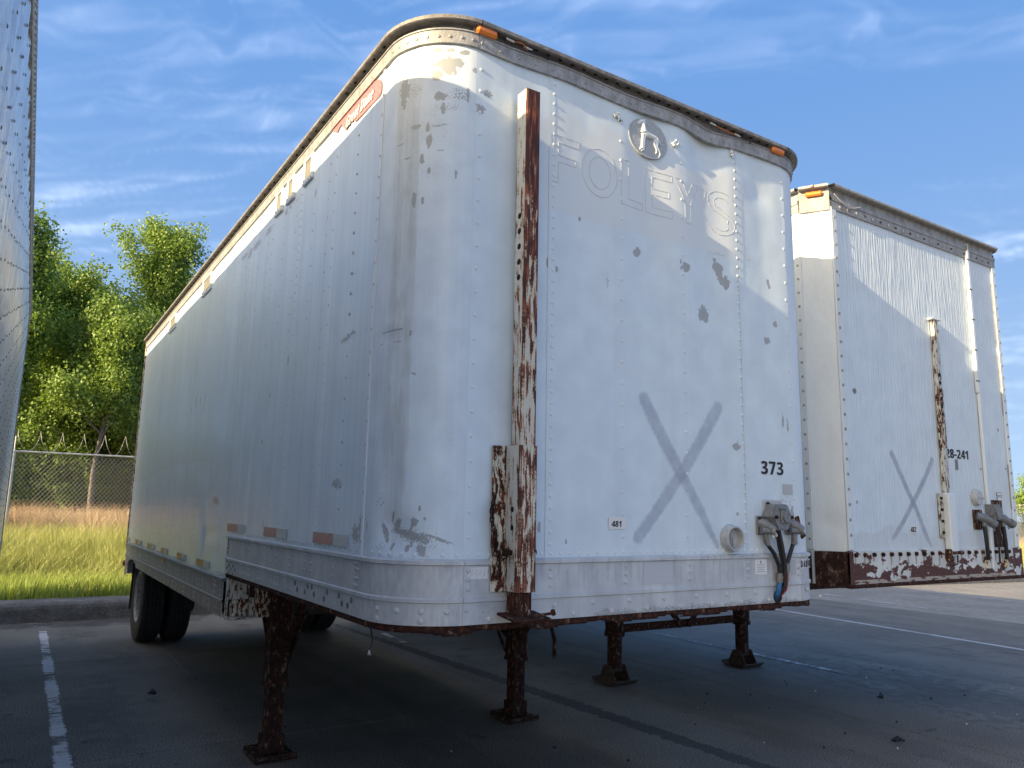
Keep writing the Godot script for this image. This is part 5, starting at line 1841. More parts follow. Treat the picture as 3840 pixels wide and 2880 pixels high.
func build_post(T: Node3D) -> void:
	# square steel post in a sleeve on the nose
	var W := 0.073
	var xl := -0.820
	var p := MB.new()
	var za := 0.026
	var zb := 0.099
	var x1 := xl + W
	# each face weathered differently: the front is rust with the lower third still painted, the left side mostly white
	var ch := 0.006
	var h0 := 1.84
	var h1 := 3.409
	weathered("post_front_steel", W, h1 - h0, 0.30, 0.90, lin(0.62, 0.60, 0.52), 701)
	weathered("post_side_steel", W, h1 - h0, 0.42, 0.22, lin(0.64, 0.66, 0.63), 702)
	weathered("sleeve_front_steel", 0.09, 0.572, 0.55, 0.46, lin(0.64, 0.63, 0.54), 703)
	weathered("sleeve_side_steel", 0.10, 0.572, 0.40, 0.20, lin(0.60, 0.63, 0.60), 704)
	var fb := MB.new()
	fb.quad(Vector3(xl + ch, h0, zb), Vector3(x1 - ch, h0, zb), Vector3(x1 - ch, h1, zb), Vector3(xl + ch, h1, zb))
	fb.quad(Vector3(x1 - ch, h0, zb), Vector3(x1, h0, zb - ch), Vector3(x1, h1, zb - ch), Vector3(x1 - ch, h1, zb), Vector2(0.92, 1), Vector2(1, 1), Vector2(1, 0), Vector2(0.92, 0))
	fb.quad(Vector3(x1, h0, zb - ch), Vector3(x1, h0, za), Vector3(x1, h1, za), Vector3(x1, h1, zb - ch))
	fb.quad(Vector3(xl, h0, zb - ch), Vector3(xl + ch, h0, zb), Vector3(xl + ch, h1, zb), Vector3(xl, h1, zb - ch), Vector2(0, 1), Vector2(0.08, 1), Vector2(0.08, 0), Vector2(0, 0))
	fb.quad(Vector3(xl, h1, zb), Vector3(x1, h1, zb), Vector3(x1, h1, za), Vector3(xl, h1, za), Vector2(0, 0.04), Vector2(1, 0.04), Vector2(1, 0), Vector2(0, 0))
	var post := put(fb, "support_post", M.post_front_steel, T, "rust-brown square support post standing on the nose")
	p.quad(Vector3(xl, h0, za), Vector3(xl, h0, zb - ch), Vector3(xl, h1, zb - ch), Vector3(xl, h1, za))
	p.quad(Vector3(x1, h0, za), Vector3(xl, h0, za), Vector3(xl, h1, za), Vector3(x1, h1, za))
	put(p, "post_side", M.post_side_steel, post, "white side of the post with rust flecks")
	var hs := MB.new()
	for k in 5:
		hs.lathe(Vector3(xl - 0.0008, 2.835 - k * 0.068, 0.058), Basis(Vector3(0, 0, 1), Vector3(0, 1, 0), Vector3(-1, 0, 0)), [Vector2(0.0135, 0.0), Vector2(0.012, 0.0006), Vector2(0.0, 0.0004)], 14)
	for k in 2:
		hs.lathe(Vector3(-0.8376, 1.60 - k * 0.072, 0.068), Basis(Vector3(0, 0, 1), Vector3(0, 1, 0), Vector3(-1, 0, 0)), [Vector2(0.012, 0.0), Vector2(0.011, 0.0006), Vector2(0.0, 0.0004)], 14)
	put(hs, "pin_holes", M.dark_gap, post)
	var sl := MB.new()
	sl.quad(Vector3(-0.831, 1.282, 0.114), Vector3(-0.755, 1.282, 0.114), Vector3(-0.755, 1.854, 0.114), Vector3(-0.831, 1.854, 0.114))
	sl.quad(Vector3(-0.837, 1.282, 0.108), Vector3(-0.831, 1.282, 0.114), Vector3(-0.831, 1.854, 0.114), Vector3(-0.837, 1.854, 0.108), Vector2(0, 1), Vector2(0.1, 1), Vector2(0.1, 0), Vector2(0, 0))
	sl.quad(Vector3(-0.755, 1.282, 0.114), Vector3(-0.749, 1.282, 0.108), Vector3(-0.749, 1.854, 0.108), Vector3(-0.755, 1.854, 0.114), Vector2(0.9, 1), Vector2(1, 1), Vector2(1, 0), Vector2(0.9, 0))
	sl.quad(Vector3(-0.749, 1.282, 0.108), Vector3(-0.749, 1.282, 0.006), Vector3(-0.749, 1.854, 0.006), Vector3(-0.749, 1.854, 0.108))
	for yy in [1.282, 1.854]:
		sl.quad(Vector3(-0.837, yy, 0.112), Vector3(-0.749, yy, 0.112), Vector3(-0.749, yy, 0.006), Vector3(-0.837, yy, 0.006), Vector2(0, 0.05), Vector2(1, 0.05), Vector2(1, 0), Vector2(0, 0))
	var sleeve := put(sl, "post_sleeve", M.sleeve_front_steel, post, "cream and rust sleeve that holds the post")
	var sf := MB.new()
	sf.quad(Vector3(-0.837, 1.282, 0.006), Vector3(-0.837, 1.282, 0.108), Vector3(-0.837, 1.854, 0.108), Vector3(-0.837, 1.854, 0.006))
	put(sf, "sleeve_side", M.sleeve_side_steel, sleeve)
	var fl := MB.new()
	fl.box(Vector3(-0.868, 1.566, 0.014), Vector3(0.064, 0.578, 0.010), 0.003)
	put(fl, "mounting_flange", M.rust_half, sleeve)
	var bt := MB.new()
	for y in [1.826, 1.335]:
		bt.lathe(Vector3(-0.874, y, 0.018), Basis.IDENTITY, [Vector2(0.013, 0.0), Vector2(0.013, 0.010), Vector2(0.008, 0.014), Vector2(0.0, 0.014)], 6)
	put(bt, "flange_bolts", M.rust_heavy, sleeve)
	var inn := MB.new()
	inn.box(Vector3(-0.793, 1.238, 0.060), Vector3(0.070, 0.100, 0.080), 0.005)
	put(inn, "post_foot", M.rust_heavy, post)
	var fp := MB.new()
	fp.box(Vector3(-0.785, 1.188, 0.085), Vector3(0.175, 0.010, 0.130), 0.003, Basis(Vector3(1, 0, 0), 0.12))
	fp.box(Vector3(-0.745, 1.200, 0.148), Vector3(0.110, 0.010, 0.012), 0.003, Basis(Vector3(0, 0, 1), 0.06))
	fp.box(Vector3(-0.690, 1.206, 0.148), Vector3(0.016, 0.024, 0.014), 0.003, Basis(Vector3(0, 0, 1), 0.3))
	put(fp, "foot_plate", M.rust_red, post, "bent rusty foot plate")
	# locking pin with its chain
	var pin := MB.new()
	pin.tube([Vector3(-0.862, 1.432, 0.066), Vector3(-0.735, 1.432, 0.066)], 0.011, 10)
	pin.lathe(Vector3(-0.862, 1.432, 0.066), Basis(Vector3(0, 0, 1), Vector3(0, 1, 0), Vector3(-1, 0, 0)), [Vector2(0.016, 0.0), Vector2(0.016, 0.010), Vector2(0.0, 0.012)], 10)
	pin.lathe(Vector3(-0.735, 1.432, 0.066), Basis(Vector3(0, 0, -1), Vector3(0, 1, 0), Vector3(1, 0, 0)), [Vector2(0.013, 0.0), Vector2(0.013, 0.012), Vector2(0.0, 0.014)], 10)
	var ring := []
	for i in 15:
		ring.append(Vector3(-0.868 + 0.010 * sin(i * 0.45), 1.428 + 0.020 * sin(TAU * i / 14.0), 0.072 + 0.022 * cos(TAU * i / 14.0)))
	pin.tube(ring, 0.003, 5, false)
	put(pin, "locking_pin", M.rust_dark, post)
	var chn := MB.new()
	var prev := Vector3(-0.896, 1.640, 0.026)
	for k in 19:
		var t := k / 18.0
		var c := Vector3(-0.898 - 0.014 * sin(t * 7.0), lerpf(1.640, 1.350, t), 0.028 + 0.008 * sin(t * 5.0))
		if t > 0.75:
			c += Vector3((t - 0.75) * 0.12, 0.03 * sin((t - 0.75) * 12.0), 0.02)
		var link := []
		var turn := Basis(Vector3.UP, 0.5 if k % 2 == 0 else 2.0)
		for i in 13:
			var a := TAU * i / 12.0
			link.append(c + turn * Vector3(0.0085 * cos(a), 0.0135 * sin(a), 0))
		chn.tube(link, 0.0028, 5, false)
		prev = c
	put(chn, "chain", M.rust_dark, post, "rusty chain hanging beside the sleeve")

# ---------------------------------------------------------------- wheels, legs and underframe, shared by the trailers
func wheel(parent: Node, at: Vector3, outward: float, radius: float, width: float, dish: bool) -> void:
	var b := Basis(Vector3(0, 0, -outward), Vector3(0, 1, 0), Vector3(outward, 0, 0))
	var t := MB.new()
	var w := width * 0.5
	var prof := [Vector2(radius * 0.56, -w * 0.80), Vector2(radius * 0.70, -w * 0.98), Vector2(radius * 0.86, -w), Vector2(radius * 0.955, -w * 0.92), Vector2(radius * 0.985, -w * 0.80)]
	for k in 5:      # grooves round the tread
		var zc := lerpf(-w * 0.66, w * 0.66, k / 4.0)
		prof.append_array([Vector2(radius, zc - 0.016), Vector2(radius, zc + 0.010), Vector2(radius - 0.011, zc + 0.012), Vector2(radius - 0.011, zc + 0.017)])
	prof.append_array([Vector2(radius * 0.985, w * 0.80), Vector2(radius * 0.955, w * 0.92), Vector2(radius * 0.86, w), Vector2(radius * 0.70, w * 0.98), Vector2(radius * 0.56, w * 0.80)])
	t.lathe(at, b, prof, 48)
	var o := put(t, "tyre", M.tyre_rubber, parent)
	var r := MB.new()
	if dish:
		r.lathe(at, b, [Vector2(radius * 0.575, w * 0.84), Vector2(radius * 0.555, w * 0.88), Vector2(radius * 0.52, w * 0.70), Vector2(radius * 0.50, -w * 0.10), Vector2(radius * 0.44, -w * 0.35), Vector2(radius * 0.24, -w * 0.40), Vector2(radius * 0.22, -w * 0.1), Vector2(radius * 0.20, w * 0.3), Vector2(radius * 0.10, w * 0.42), Vector2(0.0, w * 0.42)], 40)
	else:
		r.lathe(at, b, [Vector2(radius * 0.575, w * 0.84), Vector2(radius * 0.50, w * 0.70), Vector2(radius * 0.48, 0.0), Vector2(0.0, 0.0)], 32)
		r.lathe(at, b, [Vector2(0.0, -w * 0.2), Vector2(radius * 0.48, -w * 0.2), Vector2(radius * 0.575, -w * 0.84)], 32)
	put(r, "rim", M.wheel_steel if dish else M.underside, o)
	if dish:
		var n := MB.new()
		for k in 10:
			var a := TAU * k / 10.0
			n.lathe(at + b * Vector3(cos(a) * radius * 0.33, sin(a) * radius * 0.33, -w * 0.39), b, [Vector2(0.014, 0.0), Vector2(0.014, 0.022), Vector2(0.008, 0.030), Vector2(0.0, 0.030)], 6)
		stuff(put(n, "wheel_nuts", M.rust_dark, o))

func axle_set(T: Node3D, z: float, radius := 0.51) -> void:
	for s in [-1.0, 1.0]:
		wheel(T, Vector3(s * 1.055, radius, z), s, radius, 0.25, true)
		wheel(T, Vector3(s * 0.755, radius, z), s, radius, 0.25, false)
	var a := MB.new()
	a.tube([Vector3(-1.0, radius, z), Vector3(1.0, radius, z)], 0.065, 12)
	for s in [-1.0, 1.0]:
		a.tube([Vector3(s * 0.62, radius, z), Vector3(s * 0.55, radius, z)], 0.20, 16)
		for k in 4:
			a.bar(Vector3(s * 0.50, radius + 0.12 + k * 0.012 - 0.02, z - 0.48 + k * 0.09), Vector3(s * 0.50, radius + 0.12 + k * 0.012 - 0.02, z + 0.48 - k * 0.09), 0.075, 0.011)
		a.box(Vector3(s * 0.50, radius + 0.24, z + 0.5), Vector3(0.10, 0.26, 0.12), 0.01)
		a.box(Vector3(s * 0.50, radius + 0.24, z - 0.5), Vector3(0.10, 0.26, 0.12), 0.01)
	put(a, "axle", M.underside, T)

func build_main_under(T: Node3D, rear: float) -> void:
	# floor of the high nose and of the low body, with cross members
	var fl := MB.new()
	fl.box(Vector3(0, 1.150, -1.50), Vector3(2.50, 0.03, 2.38))
	fl.box(Vector3(0, 1.150, -0.16), Vector3(2.06, 0.03, 0.28))
	fl.box(Vector3(0, 1.02, -2.71), Vector3(2.50, 0.30, 0.03))
	fl.box(Vector3(0, 0.94, (rear - 2.71) * 0.5), Vector3(2.50, 0.05, -rear - 2.75))
	put(fl, "floor", M.underside, T)
	for i in 14:
		var b := MB.new()
		b.box(Vector3(0, 0.875, -2.95 - i * 0.36), Vector3(2.44, 0.09, 0.05), 0.004)
		put(b, "cross_member", M.underside, T)
	# square end of the low body under the step, rusting open
	var st := MB.new()
	st.box(Vector3(-1.205, 1.075, -2.69), Vector3(0.150, 0.175, 0.02), 0.003)
	st.box(Vector3(-1.272, 1.01, -2.688), Vector3(0.014, 0.30, 0.03), 0.003)
	st.box(Vector3(-1.10, 0.93, -2.688), Vector3(0.05, 0.13, 0.02), 0.003)
	st.box(Vector3(-1.17, 0.872, -2.665), Vector3(0.20, 0.012, 0.09), 0.003)
	put(st, "step_panel", M.rust_flecks, T, "white step panel below the nose, torn open by rust")
	var sr := MB.new()
	sr.box(Vector3(-1.19, 0.925, -2.6900), Vector3(0.12, 0.14, 0.01))
	put(sr, "rust_hole", M.rust_half, T)
	var sp := MB.new()
	sp.box(Vector3(-1.035, 1.02, -2.66), Vector3(0.125, 0.30, 0.07), 0.004)
	put(sp, "step_channel", M.rust_half, T, "heavily rusted channel beside the step panel")
	var sq := MB.new()
	sq.box(Vector3(-0.92, 1.01, -2.66), Vector3(0.10, 0.30, 0.06), 0.004)
	put(sq, "leg_mount", M.rust_dark, T)
	# landing legs
	for s in [-1.0, 1.0]:
		var x: float = s * 0.945
		var leg := MB.new()
		leg.box(Vector3(x, 0.80, -2.60), Vector3(0.128, 0.72, 0.128), 0.006)
		leg.box(Vector3(x, 0.452, -2.60), Vector3(0.142, 0.03, 0.142), 0.005)
		var o := put(leg, "landing_leg", M.rust_dark, T, "rust-eaten square landing leg %s" % ("below the step" if s < 0 else "with the crank handle"))
		var inn := MB.new()
		inn.box(Vector3(x, 0.26, -2.60), Vector3(0.104, 0.40, 0.104), 0.005)
		inn.box(Vector3(x, 0.085, -2.60), Vector3(0.135, 0.11, 0.135), 0.005)
		put(inn, "inner_leg", M.rust_dark, o)
		var ft := MB.new()
		ft.box(Vector3(x, 0.018, -2.61), Vector3(0.27, 0.016, 0.30), 0.004, Basis(Vector3(0, 0, 1), 0.02 * s))
		for e in [-1.0, 1.0]:
			ft.box(Vector3(x, 0.030, -2.61 + e * 0.145), Vector3(0.26, 0.03, 0.012), 0.003)
		put(ft, "foot", M.rust_dark, o)
		var br := MB.new()
		br.bar(Vector3(x - s * 0.06, 0.50, -2.66), Vector3(x - s * 0.30, 1.10, -3.0 + 0.25), 0.05, 0.02, 0.003)
		br.bar(Vector3(x, 0.56, -2.66), Vector3(x - 0.05 * s, 0.90, -3.20), 0.045, 0.012, 0.003)
		br.bar(Vector3(x, 0.60, -2.54), Vector3(x, 1.10, -2.02), 0.045, 0.012, 0.003)
		put(br, "leg_brace", M.rust_dark, o)
	var cb := MB.new()
	cb.bar(Vector3(-0.92, 1.00, -2.66), Vector3(0.92, 1.00, -2.66), 0.045, 0.06, 0.004)
	put(cb, "leg_cross_shaft", M.rust_dark, T)
	var ck := MB.new()
	ck.tube([Vector3(1.03, 0.92, -2.58), Vector3(1.16, 0.92, -2.56), Vector3(1.19, 0.88, -2.55), Vector3(1.215, 0.72, -2.52), Vector3(1.245, 0.58, -2.50), Vector3(1.238, 0.44, -2.49)], 0.017, 8)
	put(ck, "crank_handle", M.rust_dark, T)
	axle_set(T, -7.60)
	# tail: bumper, lamp bracket, mud flaps
	var tl := MB.new()
	tl.box(Vector3(0, 2.34, rear - 0.03), Vector3(2.57, 2.46, 0.05), 0.004)
	put(tl, "rear_doors", M.old_white_paint, T)
	var tf := MB.new()
	tf.box(Vector3(-HALF + 0.02, 2.40, rear - 0.03), Vector3(0.06, 2.66, 0.07), 0.005)
	put(tf, "rear_frame", M.rust_half, T)
	var tg := MB.new()
	tg.box(Vector3(HALF - 0.02, 2.40, rear - 0.03), Vector3(0.06, 2.66, 0.07), 0.005)
	put(tg, "rear_frame", M.rust_half, T)
	var bk := MB.new()
	bk.box(Vector3(0, 0.86, rear - 0.05), Vector3(2.52, 0.22, 0.10), 0.008)
	put(bk, "rear_bumper", M.old_white_paint, T)
	var lm := MB.new()
	lm.lathe(Vector3(-HALF - 0.008, 0.875, rear - 0.02), Basis(Vector3(0, 0, 1), Vector3(0, 1, 0), Vector3(-1, 0, 0)), [Vector2(0.035, 0.0), Vector2(0.033, 0.012), Vector2(0.022, 0.022), Vector2(0.0, 0.024)], 16)
	put(lm, "tail_marker", M.red_lens, T)
	for s in [-1.0, 1.0]:
		var fp := MB.new()
		fp.box(Vector3(s * 0.90, 0.60, rear + 0.0), Vector3(0.60, 0.55, 0.012), 0.003, Basis(Vector3(1, 0, 0), 0.08))
		put(fp, "mud_flap", M.rubber_black, T)
	# frayed cord hanging from the bend of the rail
	var cd := MB.new()
	var pts := []
	for i in 14:
		var t := i / 13.0
		pts.append(Vector3(-1.275 + 0.03 * sin(t * 3.0), 1.20 - 0.155 * t, -0.335 + 0.05 * t * t + 0.015 * sin(t * 9.0)))
	cd.tube(pts, 0.0032, 5)
	var cord := put(cd, "loose_cord", M.rubber_black, T, "frayed black cord hanging from the corner of the band")
	var fr := MB.new()
	for i in 6:
		fr.tube([pts[-1], pts[-1] + Vector3(-0.006 + i * 0.0025, -0.018 - 0.003 * (i % 2), 0.001 * i)], [0.0012, 0.0006], 4)
	put(fr, "frayed_end", M.wire_white, cord)

# ---------------------------------------------------------------- small litter on the lot
func build_litter() -> void:
	var r := RandomNumberGenerator.new()
	r.seed = 77
	var rag := [[3.05, -0.75, 0.045, "black chunk of tyre rubber lying by a slab joint"], [4.25, -1.62, 0.05, "curled black scrap of rubber on the oily slab"], [-1.35, -4.75, 0.035, "flat black scrap lying near the faded bay line"]]
	for q in rag:
		var b := MB.new()
		var y := gy(q[0])
		for k in 5:
			var d: Vector3 = Vector3(r.randf_range(-1, 1), 0, r.randf_range(-1, 1)).normalized() * q[2]
			b.tube([Vector3(0, 0.010, 0) - d, Vector3(0, 0.018 + 0.012 * r.randf(), 0) + d * 0.1, Vector3(0, 0.009, 0) + d * 0.9], [0.008, 0.014, 0.005], 6)
		var o := put(b, "rubber_scrap", M.rubber_black, self)
		o.position = Vector3(q[0], y, q[1])
		tag(o, q[3], "scrap")
	for i in 60:
		var b := MB.new()
		var s := r.randf_range(0.006, 0.016)
		b.box(Vector3(0, s * 0.45, 0), Vector3(s, s * 0.9, s * r.randf_range(0.7, 1.5)), s * 0.3, Basis.from_euler(Vector3(r.randf_range(-0.3, 0.3), r.randf() * 3.0, 0)))
		var pale := i % 4 == 0
		var o := put(b, "pebble", M.wire_white if pale else M.tyre_rubber, self)
		var x := r.randf_range(2.2, 6.2) if i < 44 else r.randf_range(-1.2, 2.2)
		var z := r.randf_range(-2.6, 0.6) if i < 44 else r.randf_range(-3.5, -0.8)
		o.position = Vector3(x, gy(x) + 0.002, z)
		tag(o, "pale grit pebble lying on the concrete lot" if pale else "tiny black crumb of tyre lying on the concrete lot", "pebble", "grit strewn over the concrete")

# ---------------------------------------------------------------- second trailer: square nose with bevelled corners
func build_second_trailer() -> void:
	var O := Vector3(3.36, 0, -0.5)
	var T := thing("box_trailer", "white flat-nosed box trailer with a peeling rusty bumper, numbered 28-241", "trailer", O)
	var h := 1.165       # half width of the flat nose
	var back := -8.6
	var F := Basis.IDENTITY
	# nose skin
	var cf := Canvas.new(-h, h, 1.36, 3.85, 330.0, 601)
	cf.base(lin(0.68, 0.77, 0.835), 0.06, 3.0)
	var spray := lin(0.29, 0.325, 0.40)
	var dx := -O.x
	cf.stroke([Vector2(2.778 + dx, 2.055), Vector2(2.93 + dx, 1.83), Vector2(3.06 + dx, 1.64), Vector2(3.16 + dx, 1.47), Vector2(3.216 + dx, 1.40)], [0.024, 0.024, 0.022, 0.024, 0.014], spray, 0.72, 0.010)
	cf.stroke([Vector2(3.311 + dx, 2.035), Vector2(3.20 + dx, 1.90), Vector2(3.02 + dx, 1.72), Vector2(2.86 + dx, 1.56), Vector2(2.735 + dx, 1.46)], [0.022, 0.022, 0.021, 0.020, 0.018], spray, 0.72, 0.010)
	# older coat low down and a lozenge where a placard was
	cf.band(-h, h, func(_x): return 1.36, func(x): return 1.50 + 0.03 * sin(x * 7.0) + 0.02 * sin(x * 17.0), lin(0.56, 0.59, 0.60), 0.35)
	for y in 150:
		var f := absf(y - 75) / 75.0
		cf.stroke([Vector2(4.332 + dx - 0.19 * (1.0 - f), 1.63 + y * 0.0027), Vector2(4.332 + dx + 0.185 * (1.0 - f), 1.63 + y * 0.0027)], [0.0016, 0.0016], lin(0.66, 0.70, 0.74), 0.5, 0.002)
	for c in [[2.33, 1.7, 0.008, 0.010], [3.58, 1.62, 0.008, 0.010], [4.02, 2.0, 0.008, 0.01], [4.43, 2.02, 0.01, 0.008], [4.28, 1.55, 0.02, 0.018], [4.40, 1.54, 0.02, 0.018], [2.37, 2.47, 0.022, 0.02], [4.36, 2.34, 0.010, 0.015]]:
		cf.blot(c[0] + dx, c[1], c[2], c[3], lin(0.16, 0.15, 0.14), 0.9, 0.5, 60.0)
	cf.speckle(2.35 + dx, 3.74, 0.04, 0.06, lin(0.2, 0.2, 0.2), 0.5, 90.0)
	var mf := mat("second_nose_paint", Color.WHITE, 0.45)
	mf.albedo_texture = cf.texture()
	mf.texture_repeat = false
	# fine upright ripples of the glued skin, strong high up on the nose as grazing sun shows
	var hw := 512
	var hgt := PackedByteArray()
	hgt.resize(hw * hw)
	var fn := FastNoiseLite.new()
	fn.seed = 9
	fn.frequency = 1.0
	fn.fractal_octaves = 3
	for y in hw:
		for x in hw:
			hgt[y * hw + x] = clampi(int(128 + fn.get_noise_2d(x * 0.22, y * 0.012) * 150 + fn.get_noise_2d(x * 0.3, y * 0.4) * 25), 0, 255)
	mf.normal_enabled = true
	mf.normal_texture = normal_texture(hgt, hw, hw, 2.2)
	mf.normal_scale = 0.55
	var nb := MB.new()
	sheet(nb, 60, 40, func(u: float, v: float) -> Vector3:
		var x := lerpf(-h, h, u)
		var y := lerpf(1.36, 3.85, v)
		return Vector3(x, y, wob.get_noise_2d(x * 1.5 + 40.0, y * 1.2) * 0.004 * sin(PI * u)),
		func(u: float, v: float) -> Vector2: return Vector2(u, 1.0 - v))
	put(nb, "nose_panel", mf, T, "white rippled nose panel with a sprayed grey X")
	# bevelled corners, sides, doors, roof
	for s in [-1.0, 1.0]:
		var b := MB.new()
		var p0 := Vector3(s * h, 0, 0)
		var p1 := Vector3(s * (h + 0.11), 0, -0.17)
		sheet(b, 10, 60, func(u: float, v: float) -> Vector3:
			var y := lerpf(1.36, 3.80, v)
			var p := (p0 if s > 0 else p1).lerp(p1 if s > 0 else p0, u)
			var n := Vector3(s * 0.84, 0, 0.54)
			return p + Vector3(0, y, 0) + n * (wob.get_noise_2d(u * 2.0 + s * 9.0, y * 3.0) * 0.006 - 0.016 * exp(-(pow((u - 0.8) / 0.2, 2.0) + pow((y - 3.45) / 0.08, 2.0))) - 0.010 * exp(-pow((y - 1.55) / 0.05, 2.0))) * sin(PI * clampf(u, 0.02, 0.98)),
			func(u: float, v: float) -> Vector2: return Vector2(u, v))
		put(b, "bevel_panel", M.old_white_paint, T)
		var sd := MB.new()
		sd.box(Vector3(s * (h + 0.100), 2.54, (back - 0.17) * 0.5), Vector3(0.02, 2.78, -back - 0.17))
		put(sd, "side_panel", M.old_white_paint, T)
		# riveted strips on both edges of the bevel
		var st := MB.new()
		st.box(Vector3(s * (h - 0.028), 2.585, 0.007), Vector3(0.056, 2.42, 0.012), 0.003)
		st.box(Vector3(s * (h + 0.114), 2.585, -0.20), Vector3(0.012, 2.42, 0.055), 0.003)
		var strip := put(st, "corner_strip", M.old_white_paint if s < 0 else M.white_paint, T)
		var rv := MB.new()
		for k in 24:
			rv.dome(Vector3(s * (h - 0.028), 3.72 - k * 0.102, 0.0125), Vector3(0, 0, 1), 0.012, 0.007)
			rv.dome(Vector3(s * (h + 0.1195), 3.69 - k * 0.102, -0.20), Vector3(s, 0, 0), 0.011, 0.006)
		stuff(put(rv, "strip_rivets", M.dull_metal, strip))
		var se := MB.new()      # squeezed-out sealant along the strip
		var y := 1.40
		var r := RandomNumberGenerator.new()
		r.seed = 5 + int(s)
		while y < 3.7:
			var l := r.randf_range(0.04, 0.16)
			if r.randf() < 0.7:
				se.tube([Vector3(s * (h - 0.058), y, 0.004), Vector3(s * (h - 0.057 - r.randf() * 0.006), y + l, 0.005)], [0.004, 0.0045], 5)
			y += l
		put(se, "sealant_bead", M.dull_metal, strip)
	var top := MB.new()
	top.box(Vector3(0, 3.945, back * 0.5 - 0.05), Vector3(2.56, 0.02, -back), 0.004)
	put(top, "roof", M.dull_metal, T)
	var dr := MB.new()
	dr.box(Vector3(0, 2.40, back), Vector3(2.54, 2.9, 0.05), 0.005)
	put(dr, "rear_doors", M.old_white_paint, T)
	# top rail and overhanging roof edge, with a separate corner cap
	var run := [[Vector3(-h - 0.11, 0, back), Vector3(-h - 0.11, 0, -0.17)], [Vector3.LEFT, Vector3.LEFT]]
	var bevel_n := Vector3(-0.84, 0, 0.54)
	var run2 := [[Vector3(-h - 0.11, 0, -0.17), Vector3(-h, 0, 0)], [bevel_n, bevel_n]]
	var run3 := [[Vector3(-h, 0, 0), Vector3(0, 0, 0), Vector3(h, 0, 0)], [Vector3(0, 0, 1), Vector3(0, 0, 1), Vector3(0, 0, 1)]]
	var bn2 := Vector3(0.84, 0, 0.54)
	var run4 := [[Vector3(h, 0, 0), Vector3(h + 0.11, 0, -0.17)], [bn2, bn2]]
	var run5 := [[Vector3(h + 0.11, 0, -0.17), Vector3(h + 0.11, 0, back)], [Vector3.RIGHT, Vector3.RIGHT]]
	var rl := MB.new()
	for q in [run, run3, run5]:
		sweep(rl, q, [Vector2(0.0, 3.775), Vector2(0.014, 3.778), Vector2(0.014, 3.838), Vector2(0.020, 3.842), Vector2(0.020, 3.868), Vector2(0.006, 3.874)])
	put(rl, "top_rail", M.dull_metal, T)
	var cv := MB.new()
	for q in [run, run2, run3, run4, run5]:
		sweep(cv, q, [Vector2(0.004, 3.86), Vector2(0.0, 3.945)])
	put(cv, "roof_cove", M.dull_metal, T)
	var rf := MB.new()
	for q in [run, run2, run3, run4, run5]:
		sweep(rf, q, [Vector2(-0.05, 3.940), Vector2(0.046, 3.934), Vector2(0.052, 3.938), Vector2(0.052, 3.952), Vector2(0.046, 3.958), Vector2(-0.06, 3.960)])
	put(rf, "roof_edge", M.dull_metal, T, "dull grey overhanging roof edge")
	for q in [run2, run4]:
		var cp := MB.new()
		sweep(cp, q, [Vector2(0.004, 3.765), Vector2(0.012, 3.77), Vector2(0.013, 3.90), Vector2(0.006, 3.905)])
		put(cp, "corner_cap", M.dull_metal, T)
	var tr := MB.new()
	for k in 22:
		tr.dome(Vector3(-h + 0.10 + k * 0.1008, 3.808, 0.0145), Vector3(0, 0, 1), 0.012, 0.008)
	for k in 3:
		tr.dome(Vector3(-h - 0.085 + k * 0.032, 3.79, -0.132 + k * 0.05) + bevel_n * 0.0125, bevel_n, 0.009, 0.005)
	stuff(put(tr, "top_rail_rivets", M.rust_flecks, T))
	var lb := MB.new()
	lb.box(Vector3(-h - 0.055, 3.895, -0.085) + bevel_n * 0.028, Vector3(0.115, 0.034, 0.03), 0.009, Basis(Vector3(0.54, 0, 0.84), Vector3.UP, bevel_n))
	put(lb, "marker_light", M.amber_lens, T, "amber marker light lens")
	var wr := MB.new()
	var wp := []
	for i in 14:
		var t := i / 13.0
		wp.append(Vector3(-h + 0.02 + t * 0.32, 3.885 - 0.05 * sin(t * 3.1) - 0.02 * t, 0.03))
	wr.tube(wp, 0.004, 5)
	put(wr, "lamp_wire", M.wire_white, T)
	# bumper: paint peeled off in sheets, mostly along its lower half
	var cb2 := Canvas.new(-h - 0.02, h + 0.02, 1.15, 1.375, 400.0, 611)
	var wht := lin(0.66, 0.67, 0.65)
	cb2.base(wht, 0.12, 5.0)
	var hi := FastNoiseLite.new()
	hi.seed = 71
	hi.frequency = 1.0
	hi.fractal_octaves = 4
	for py in cb2.h:
		for qx in cb2.w:
			var x := cb2.x0 + qx / cb2.s
			var y := cb2.y1 - py / cb2.s
			var e := hi.get_noise_2d(x * 5.0, y * 9.0) * 0.9 + hi.get_noise_2d(x * 22.0, y * 30.0) * 0.20 + hi.get_noise_2d(x * 1.1 + 9.0, 0.0) * 0.5
			var gone := e > 0.02 + (y - 1.262) * 4.6
			if y < 1.185 and hi.get_noise_2d(x * 7.0 + 50.0, y * 40.0) > -0.25:
				gone = false
			if x < -h + 0.03 or x > h - 0.14 and e > -0.35:
				gone = true
			if gone:
				var q := hi.get_noise_2d(x * 30.0 + 5.0, y * 30.0) * 0.5 + 0.5
				cb2.px(qx, py, Color8(int(lerpf(58, 112, q)), int(lerpf(34, 58, q)), int(lerpf(31, 47, q))), 1.0)
			elif e > -0.03 + (y - 1.262) * 4.6:
				cb2.px(qx, py, Color8(150, 128, 110), 0.6)
	for k in 21:      # rust runs under the bolts
		cb2.blot(-h + 0.05 + k * 0.1032, 1.315, 0.010, 0.035 + 0.02 * sin(k * 2.1), Color8(116, 78, 56), 0.45, 0.5, 30.0)
	var mb := mat("bumper_flakes", Color.WHITE, 0.6)
	mb.albedo_texture = cb2.texture()
	mb.texture_repeat = false
	var bp := MB.new()
